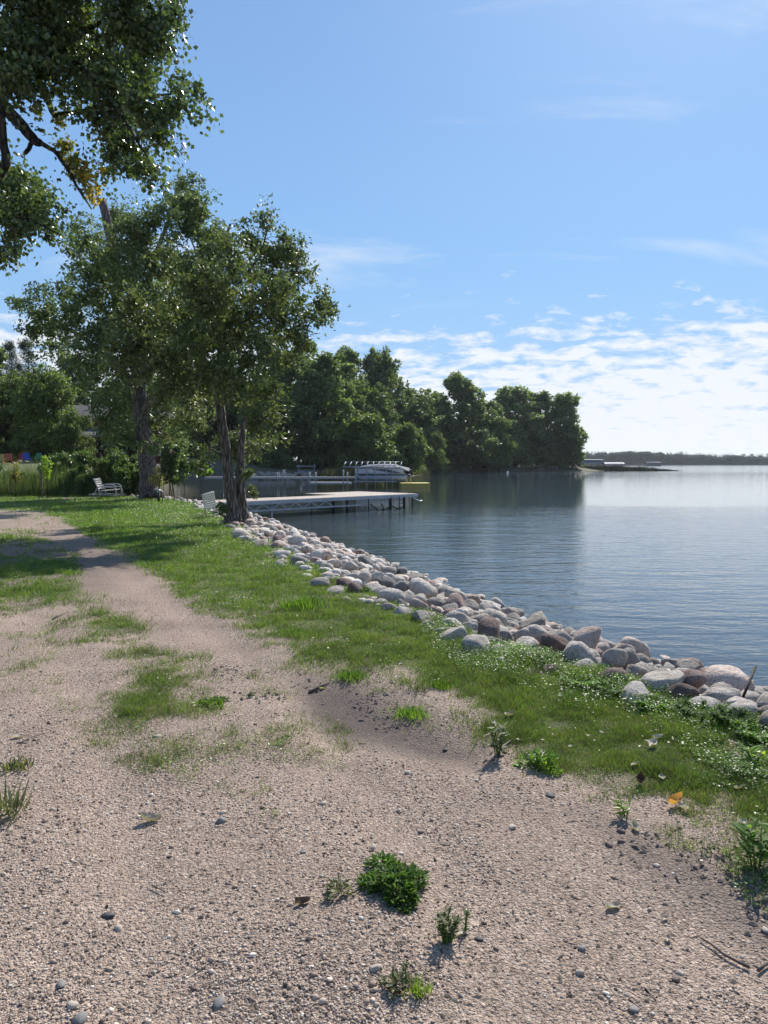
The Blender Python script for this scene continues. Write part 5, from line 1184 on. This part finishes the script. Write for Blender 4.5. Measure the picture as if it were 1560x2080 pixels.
# ---------------------------------------------------------------- near dock
DZ = -0.05; A = Vector(W(505, 1018, DZ)); B = Vector(W(848, 1002.5, DZ)); ax = (B - A).normalized(); nn = Vector((-ax.y, ax.x, 0))
START = A - ax * 4.6; LEN = (B - START).length; WID = 2.1
e = empty('near_dock', START, math.atan2(ax.y, ax.x)); tag(e, 'long aluminium truss dock with pale deck boards just beyond the two-stemmed tree', 'dock')
x_ = 0.0; nb = int(LEN / .30)
for i in range(nb):
    w_ = LEN / nb; wide = WID if (i + .5) * w_ < LEN - 4.2 else WID + 2.6
    MB().box(((i + .5) * w_, wide / 2, -.02 + rng.uniform(-.002, .002)), (w_ - .012, wide, .04)).build('deck_board', M_DECK, e)
for yy, x0, x1 in ((-.03, 0, LEN), (WID + .03, 0, LEN - 4.2), (WID + 2.63, LEN - 4.2, LEN)):
    tr = MB().box(((x0 + x1) / 2, yy, -.10), (x1 - x0, .05, .16))
    if yy < 0: tr.box((x0 + (x1 - x0) * .36, yy, -.46), ((x1 - x0) * .72, .05, .07))
    k_ = x0 + .1; up_ = True
    xw = x0 + (x1 - x0) * .62 if yy < 0 else x0
    while k_ + .48 < xw:
        tr.bar((k_, yy, -.44 if up_ else -.18), (k_ + .48, yy, -.18 if up_ else -.44), .035); k_ += .48; up_ = not up_
    tr.build('truss', M_ALU, e)
MB().box((LEN + .03, (WID + 2.6) / 2, -.10), (.05, WID + 2.6, .16)).build('end_fascia', M_ALU, e)
MB().tube([(LEN - .5, -.10, -.2), (LEN + .05, -.12, -.42), (LEN + .25, -.12, -.40)], .035, 7).build('mooring_bumper', M_WHITE, e, True)
LEGX = [5.9, LEN - 3.9, LEN - 2.2, LEN - 1.1, LEN - .4]
for i, lx in enumerate(LEGX):
    for yy in ((0.02, WID - .02) if lx < LEN - 4 else (.02, WID + 2.5)):
        mm = M_GALV if i == 0 else M_DARKSTEEL
        MB().tube([(lx, yy, -.1), (lx, yy, -1.9)], (.05, .03, .085, .075, .03)[i], 8).build('leg', mm, e, True)
br = [((LEN - 3.7, .05, -.45), (LEN - 3.0, .05, -.88)), ((LEN - 2.9, .05, -.45), (LEN - 2.6, .05, -.88)), ((LEN - 2.1, .05, -.5), (LEN - 2.6, .05, -.9)), ((LEN - 2.2, .05, -.55), (LEN - 1.3, .05, -.92)), ((LEN - 1.0, .05, -.8), (LEN - .6, .05, -.95))]
for a_, b_ in br: MB().bar(a_, b_, .045).build('brace', M_DARKSTEEL, e)
for lx in (LEN - 2.8, LEN - 1.4): MB().tube([(lx - .22, .05, -.86), (lx, .05, -.83), (lx + .22, .05, -.86)], [.05, .09, .05], 8).build('wheel_arm', M_BLACK, e, True)
lad = MB().bar((LEN - 1.65, -.12, -.12), (LEN - 1.65, -.12, -.85), .035).bar((LEN - 1.22, -.12, -.12), (LEN - 1.22, -.12, -.85), .035)
for z_ in (-.3, -.5, -.7): lad.bar((LEN - 1.65, -.12, z_), (LEN - 1.22, -.12, z_), .03)
lad.build('ladder', M_DARKSTEEL, e)

# ---------------------------------------------------------------- far dock, boat lift with covered pontoon boat, raft
DY = 83.0; DZ2 = At(600, 968.6, DY)[2]; xs, xe = At(415, 941, DY)[0], At(812, 941, DY)[0]; L2 = xe - xs
e = empty('far_dock', (xs, DY, DZ2)); tag(e, 'narrow grey dock on posts reaching across the bay to the covered boat', 'dock')
nb = 16
for i in range(nb):
    MB().box(((i + .5) * L2 / nb, .6, -.05), (L2 / nb - .03, 1.25, .10)).build('deck_panel', M_DECK, e)
MB().box((L2 / 2, -.04, -.12), (L2, .06, .22)).box((L2 / 2, 1.24, -.12), (L2, .06, .22)).build('side_rail', M_GALV, e)
for i, px in enumerate((453, 510, 563, 575, 628, 640, 697, 705, 745)):
    lx = At(px, 941, DY)[0] - xs
    for yy in (-.1, 1.32): MB().tube([(lx, yy, (.55 if i % 3 else .8)), (lx, yy, -1.9)], .045, 6).build('post', M_GALV, e, True)

BY = 79.0
def bl(px): return At(px, 941, BY)[0]
lx0 = bl(718); e = empty('boat_lift', (lx0, BY, WATER)); tag(e, 'bare hooped canopy frame and steel lift standing over the covered boat', 'boat lift')
LL2 = bl(808) - bl(720); ztop = At(720, 949, BY)[2] - WATER; zarc = At(720, 938, BY)[2] - WATER; Wl = 2.9
for px in (722, 745, 762, 785, 797):
    lx = bl(px) - lx0
    MB().tube([(lx, 0, -.9), (lx, 0, ztop)], .045, 7).build('post', M_GALV, e, True)
for px in (722, 785):
    lx = bl(px) - lx0
    MB().tube([(lx, Wl, -.9), (lx, Wl, ztop)], .045, 7).build('post', M_GALV, e, True)
x0, x1 = bl(697) - lx0, bl(812) - lx0
for yy in (0, Wl): MB().tube([(x0, yy, ztop), (x1, yy, ztop)], .04, 7).build('canopy_rail', M_ALU, e, True)
for i in range(11):
    lx = x0 + (x1 - x0) * i / 10
    MB().tube([(lx + .25 * math.sin(q), Wl / 2 - math.cos(q) * Wl / 2, ztop + (zarc - ztop) * math.sin(q)) for q in np.linspace(0, math.pi, 9)], .03, 6).build('canopy_hoop', M_ALU, e, True)
MB().tube([(x0, Wl / 2, zarc), (x1, Wl / 2, zarc)], .025, 6).build('ridge_tube', M_ALU, e, True)
MB().bar((bl(722) - lx0, -.1, 1.35), (bl(743) - lx0, -.9, .55), .07).build('winch_brace', M_ALU, e); MB().bar((bl(745) - lx0, -.1, 1.35), (bl(756) - lx0, -.7, .95), .07).build('winch_brace', M_ALU, e)
for yy in (.2, Wl - .2): MB().bar((0, yy, .55), (LL2, yy, .55), .09, .12).build('cradle_beam', M_GALV, e)

zb = At(770, 978, BY)[2]; bx0 = bl(722); BL = bl(826) - bx0; zr = At(770, 951, BY)[2] - zb; zt = At(770, 942.5, BY)[2] - zb
e = empty('pontoon_boat', (bx0, BY + .35, zb)); tag(e, 'silver pontoon boat under a grey cover, raised on the lift', 'boat')
for yy in (.35, 1.85):
    pr = [(.42 * math.cos(a_), .42 * math.sin(a_)) for a_ in np.linspace(0, 6.283, 13)[:-1]]
    MB().loft([[(x_, yy + p_[0] * k_, .38 + p_[1] * k_ + (1 - k_) * .2) for p_ in pr] for x_, k_ in ((0, .25), (.5, .8), (1.0, 1), (BL - .2, 1), (BL, .8))]).build('pontoon', M_ALU, e, True)
MB().box((BL / 2, 1.1, .84), (BL - .2, 2.5, .10)).build('deck', M_GALV, e)
zf0, zf1 = .90, zr
segs = 4; sl = (BL - .5) / segs
for i in range(segs):
    MB().box((.2 + (i + .5) * sl, -.10, (zf0 + zf1) / 2), (sl - .05, .06, zf1 - zf0)).build('fence_panel', M_PANEL, e)
    MB().box((.2 + (i + .5) * sl, 2.30, (zf0 + zf1) / 2), (sl - .05, .06, zf1 - zf0)).build('fence_panel', M_PANEL, e)
sw = [(.62 * BL - 2.2, .93 * zr), (.62 * BL, .93 * zr), (.62 * BL + 1.7, .62 * zr), (.62 * BL + .6, .62 * zr), (.62 * BL - .6, .78 * zr)]
me = MB(); me.add([(x_, -.135, z_) for x_, z_ in sw] + [(x_, -.131, z_) for x_, z_ in sw], [(4, 3, 2, 1, 0), (5, 6, 7, 8, 9)] + [(i, (i + 1) % 5, 5 + (i + 1) % 5, 5 + i) for i in range(5)]); me.build('side_swoosh', M_DPANEL, e)
MB().box((bl(752) - bx0, -.14, zr * .80), (.50, .012, .32)).build('registration_plate', M_WHITE, e)
MB().loft([[(x_, -.18, z0_), (x_, -.1, z0_ + .22 * k_), (x_, .6, zr + (zt - zr) * k_), (x_, 1.6, zr + (zt - zr) * k_), (x_, 2.3, z0_ + .22 * k_), (x_, 2.38, z0_)] for x_, k_, z0_ in ((.1, .25, zr - .1), (1.3, .85, zr - .02), (2.6, 1.0, zr), (4.3, 1.0, zr), (BL - .7, .55, zr - .05), (BL + .3, .05, zr - .35))]).build('canvas_cover', M_COVER, e, True)
om = empty('outboard_motor', (bx0 + BL - .1, BY + 1.4, zb + .35)); tag(om, 'black outboard motor tilted up at the stern of the covered boat', 'outboard motor')
To = Matrix.Rotation(R(38), 4, 'Y')
def mo(q): return tuple(To @ Vector(q))
MB().loft([[mo((dx + c_ * sx, s2 * .22, z_)) for c_, s2 in [(math.cos(a_), math.sin(a_)) for a_ in np.linspace(0, 6.283, 11)[:-1]]] for dx, sx, z_ in ((0, .20, .35), (0, .34, .45), (.02, .38, .75), (.02, .33, .98), (.0, .12, 1.08))]).build('cowling', M_BLACK, om, True)
MB().loft([[mo((dx + c_ * sx, s2 * .10, z_)) for c_, s2 in [(math.cos(a_), math.sin(a_)) for a_ in np.linspace(0, 6.283, 9)[:-1]]] for dx, sx, z_ in ((0, .16, .40), (.02, .14, -.2), (.04, .17, -.45))]).build('leg', M_BLACK, om, True)
MB().box(mo((.12, 0, -.22)), (.55, .30, .03), M=To).tube([mo((-.2, 0, -.42)), mo((.30, 0, -.42))], [.05, .09], 8).build('gearcase', M_BLACK, om, True)
for k_ in range(3):
    q = k_ * 2.094; MB().box(mo((.34, math.sin(q) * .13, -.42 + math.cos(q) * .13)), (.02, .10, .22), M=To @ Matrix.Rotation(-q, 4, 'X')).build('propeller_blade', M_GALV, om)

RY = 77.5; rx = At(842, 941, RY)[0]; e = empty('swim_raft', (rx, RY, WATER), R(4)); tag(e, 'yellow floating swim raft at the end of the covered boat', 'raft')
rw = 58 * RY / F
MB().box((0, 0, .20), (rw, 2.6, .42)).build('float_body', plain('dark_yellow_plastic', (.40, .30, .07), .5), e)
for i in range(6): MB().box((-rw / 2 + (i + .5) * rw / 6, 0, .435), (rw / 6 - .02, 2.7, .05)).build('deck_plank', M_YELLOW, e)
MB().tube([(-rw * .28, -.6, .45), (-rw * .28, -.6, 1.25), (-rw * .2, -.6, 1.35), (-rw * .15, -.6, 1.25), (-rw * .15, -.6, .45)], .03, 7).build('ladder_rail', M_ALU, e, True)
MB().tube([(-rw * .28, -.2, .45), (-rw * .28, -.2, 1.25), (-rw * .2, -.2, 1.35), (-rw * .15, -.2, 1.25), (-rw * .15, -.2, .45)], .03, 7).build('ladder_rail', M_ALU, e, True)
fx_ = W(672, 980.5, WATER); ob = MB().prism([(-2.7, -.55), (2.2, -.6), (2.75, 0), (2.3, .6), (-2.6, .55), (-2.8, 0)], -.05, .10).build('floating_mat', M_WHITE, None, loc=fx_); tag(ob, 'flat whitish floating mat on the water before the far dock', 'floating mat')

# small boat on a rack on the bay shore
sx_, sd = At(622, 941, 116)[0], 116.0; zz = float(height(np.array([sx_]), np.array([sd]))[0])
e = empty('boat_rack', (sx_, sd, zz)); tag(e, 'dark steel boat rack on the opposite shore under the trees', 'rack')
for x_ in (-1.15, 1.25): MB().box((x_, 0, .85), (.09, .09, 1.9)).build('post', M_GALV, e)
MB().box((0, 0, 1.5), (3.0, .1, .12)).build('cross_beam', M_ALU, e); MB().box((0, 0, .40), (2.9, .1, .10)).build('cross_beam', M_GALV, e)
ob = MB().loft([[(x_, -w_, .55), (x_, w_, .55), (x_, w_ * .7, .2), (x_, -w_ * .7, .2)] for x_, w_ in ((-1.3, .1), (-.6, .5), (.5, .6), (1.3, .5))]).build('small_boat', M_ALU, None, loc=(sx_, sd - .1, zz + .3)); tag(ob, 'small silver rowing boat lying on the boat rack', 'boat')
# ---------------------------------------------------------------- tip of the point
def canopy_lift(px0, px1, ytop, yeave, d, lab, side, roofm, tier):
    x0, x1 = At(px0, 941, d)[0], At(px1, 941, d)[0]; w_ = x1 - x0; zt_, ze_ = At(px0, ytop, d)[2] - WATER, At(px0, yeave, d)[2] - WATER
    e = empty('canopy_lift', ((x0 + x1) / 2, d, WATER)); tag(e, lab, 'boat lift')
    MB().loft([[(x_, -1.9, ze_), (x_, -.9, zt_ - .15), (x_, 0, zt_), (x_, .9, zt_ - .15), (x_, 1.9, ze_)] for x_ in (-w_ / 2, w_ / 2)]).build('canopy', roofm, e)
    for s_ in (-1, 1):
        for yy in (-1.7, 1.7): MB().box((s_ * w_ * .40, yy, ze_ / 2 - .3), (.12, .12, ze_ + .6)).build('post', M_GALV, e)
    if tier:
        MB().loft([[(x_, -2.6, ze_ - .95), (x_, -1.8, ze_ - .45), (x_, -1.8, ze_ - .55), (x_, -2.6, ze_ - 1.05)] for x_ in (-w_ * .42, w_ * .42)]).build('lower_canopy', roofm, e)
        MB().box((0, -.2, ze_ - .45), (w_ * .94, 2.6, .7)).build('upper_skirt', side, e)
        MB().box((0, 0, 1.0), (w_ * .8, 1.8, 1.1)).build('covered_hull', side, e)
    else:
        MB().loft([[(-w_ / 2, -1.8, .1), (w_ / 2, -1.8, .1), (w_ / 2, 1.8, .1), (-w_ / 2, 1.8, .1)], [(-w_ * .44, -1.6, ze_ - .7), (w_ * .42, -1.6, ze_ - .5), (w_ * .42, 1.6, ze_ - .5), (-w_ * .44, 1.6, ze_ - .7)]]).build('covered_hull', side, e)
        for i in range(9): MB().box((-w_ / 2 + w_ * (i + .5) / 9, -1.42, (ze_ + zt_) / 2 + .02), (.1, 1.25, .06), M=Matrix.Rotation(math.atan2(zt_ - .15 - ze_, 1.0), 4, 'X')).build('canopy_rib', M_ALU, e)
    return e
M_PALE = plain('pale_canopy', (0.27, 0.28, 0.31), .95, 0, .06, spec=.05)
M_CAMO = plain('grey_netting', (0.12, 0.125, 0.13), .9, 0, .35, 3.0)
canopy_lift(1170, 1223, 932.5, 934.6, 252, 'double-roofed brown boat lift off the tip of the point', M_BROWN, M_PALE, True)
canopy_lift(1225, 1266, 939.0, 942.4, 250, 'lone boat lift with a ribbed white canopy, furthest out from the point', M_CAMO, M_PALE, False)
canopy_lift(1312, 1342, 938.3, 939.3, 640, 'tiny pale-roofed lift before the far wooded shore', M_CAMO, M_PALE, False)
sx_ = At(1070, 941, 246)[0]; zz = float(height(np.array([sx_]), np.array([246.0]))[0])
e = empty('shed', (sx_, 246, zz)); tag(e, 'small grey green shed under the trees of the point', 'shed')
MB().box((0, 0, 1.3), (3.6, 3, 2.7)).build('wall', M_TEAL, e); MB().loft([[(-2, -1.8, 2.6), (-2, 1.8, 2.6), (-2, 0, 3.6)], [(2, -1.8, 2.6), (2, 1.8, 2.6), (2, 0, 3.6)]]).build('roof', M_ROOF, e); MB().box((.7, -1.53, 1.0), (.9, .06, 2.0)).build('door', M_TRIM, e)
def frame_lift(px, d, w_, h_, lab):
    x_ = At(px, 941, d)[0]; e = empty('lift_frame', (x_, d, WATER)); tag(e, lab, 'boat lift', 'empty lifts at the point')
    for a_ in (-1, 0, 1): MB().tube([(a_ * w_ / 2, -1, -.5), (a_ * w_ / 2, -1, h_)], .07, 6).build('post', M_ALU, e)
    for a_ in (-1, 1): MB().tube([(a_ * w_ / 2, 1, -.5), (a_ * w_ / 2, 1, h_)], .07, 6).build('post', M_ALU, e)
    for yy in (-1, 1): MB().bar((-w_ / 2, yy, h_), (w_ / 2, yy, h_), .10).build('top_rail', M_ALU, e)
    MB().bar((-w_ / 2, -1, .5), (w_ / 2, -1, .6), .10).build('cradle_beam', M_ALU, e); MB().bar((0, -1, .4), (w_ / 2, -1, h_), .08).build('brace', M_ALU, e)
frame_lift(1093, 232, 3.4, 1.7, 'empty white lift frame left at the foot of the last trees'); frame_lift(1122, 236, 3.0, 1.5, 'empty white lift frame right at the foot of the last trees')
frame_lift(1058, 229, 2.0, 1.9, 'narrow empty lift frame before the shed')
ob = MB().loft([[(math.cos(a_) * q * .3, math.sin(a_) * q * .3, z_) for a_ in np.linspace(0, 6.283, 9)[:-1]] for q, z_ in ((.4, -.2), (1, 0), (1, .25), (.4, .45))]).build('mooring_buoy', M_WHITE, None, True, loc=W(1031, 961, WATER)); tag(ob, 'tiny white buoy on the dark water near the point', 'buoy')
ob = MB().tube([(-4, 0, .05), (-1, .3, .35), (1.5, 0, .1), (3, .5, .02)], [.16, .14, .1, .05], 7).build('drift_log', M_BARKD, None, True, loc=(34.0, 219.0, WATER)); tag(ob, 'fallen dark log lying in the shallows left of the shed', 'log')

# ---------------------------------------------------------------- far wooded shore
def shore_y(x): return 980 + 60 * np.sin(x / 260.0) + 0.10 * (x - 300)
sx2 = np.linspace(-200, 2600, 120); rows = []
for k, (dy_, z_) in enumerate([(-12, -2.0), (0, -.8), (6, .6), (60, 3), (300, 8), (900, 10), (2000, 6)]): rows.append(np.stack([sx2, shore_y(sx2) + dy_, np.full_like(sx2, z_)], 1))
V = np.concatenate(rows); nn_ = len(sx2); i = (np.arange(6)[:, None] * nn_ + np.arange(nn_ - 1)[None]).ravel()
m_far = plain('far_bank', (0.06, 0.075, 0.04), .9, 0, .3, .02)
tag(link('far_shore', mesh_np('far_shore', V, np.stack([i, i + 1, i + nn_ + 1, i + nn_], 1), m_far, True)), kind='structure')
r = np.random.default_rng(5); LL = []
xs_ = np.arange(120, 1300, 3.6)
for x_ in xs_:
    for row in range(3):
        hh_ = np.interp(x_, [120, 300, 380, 450, 560, 700, 1500], [17, 18, 18, 15, 13, 13, 13]) * (0.78 + .22 * vnoise(np.array([x_]), np.array([row * 9.0]), 14, 4)[0] + .22 * vnoise(np.array([x_]), np.array([row * 50.0 + 7]), 70, 8)[0]) + row * 0.6
        xx, yy = x_ + r.normal() * 2.5, shore_y(x_) + 5 + row * 9 + r.normal() * 2
        for q in (.12, .34, .58, .80): LL.append((np.array([xx + r.normal() * 1.2, yy, .3 + hh_ * q]), hh_ * (.30 if q < .7 else .22), 1.0))
V, Q = lobe_leaves(LL, 80000, 1.6, 1.2, r, .3, 1.0)
xc = np.arange(100, 1320, 4.0); hc = np.interp(xc, [120, 300, 380, 450, 560, 700, 1500], [17, 18, 18, 15, 13, 13, 13]) * (.62 + .30 * vnoise(xc, xc * 0, 9, 3) + .2 * vnoise(xc, xc * 0, 60, 5)); yc = shore_y(xc) + 12
ring = np.stack([np.stack([xc, yc - 5, xc * 0 - .5], 1), np.stack([xc, yc - 4, hc * .8], 1), np.stack([xc, yc + 2, hc], 1), np.stack([xc, yc + 14, hc * .9], 1), np.stack([xc, yc + 20, xc * 0], 1)]); nc = len(xc)
ic = (np.arange(4)[:, None] * nc + np.arange(nc - 1)[None]).ravel(); Q = np.concatenate([Q, np.stack([ic, ic + 1, ic + nc + 1, ic + nc], 1) + len(V)]); V = np.concatenate([V, ring.reshape(-1, 3)])
tag(link('far_woods', mesh_np('far_woods', V, Q, LM['woods'])), 'low wooded shoreline far across the lake', 'woods', None, 'stuff')

# ---------------------------------------------------------------- thin summer haze over the lake
hb = MB().box((0, 1500, 16), (8000, 4800, 46)).mesh('haze', M_WHITE)
hb.materials.clear()
m, t, out = newmat('haze_air')
v = t.nodes.new('ShaderNodeVolumePrincipled'); v.inputs['Density'].default_value = 0.00009; v.inputs['Color'].default_value = (0.86, 0.92, 1.0, 1); v.inputs['Anisotropy'].default_value = 0.3
L(t, v.outputs[0], out.inputs['Volume']); hb.materials.append(m)
tag(link('haze', hb), kind='stuff')
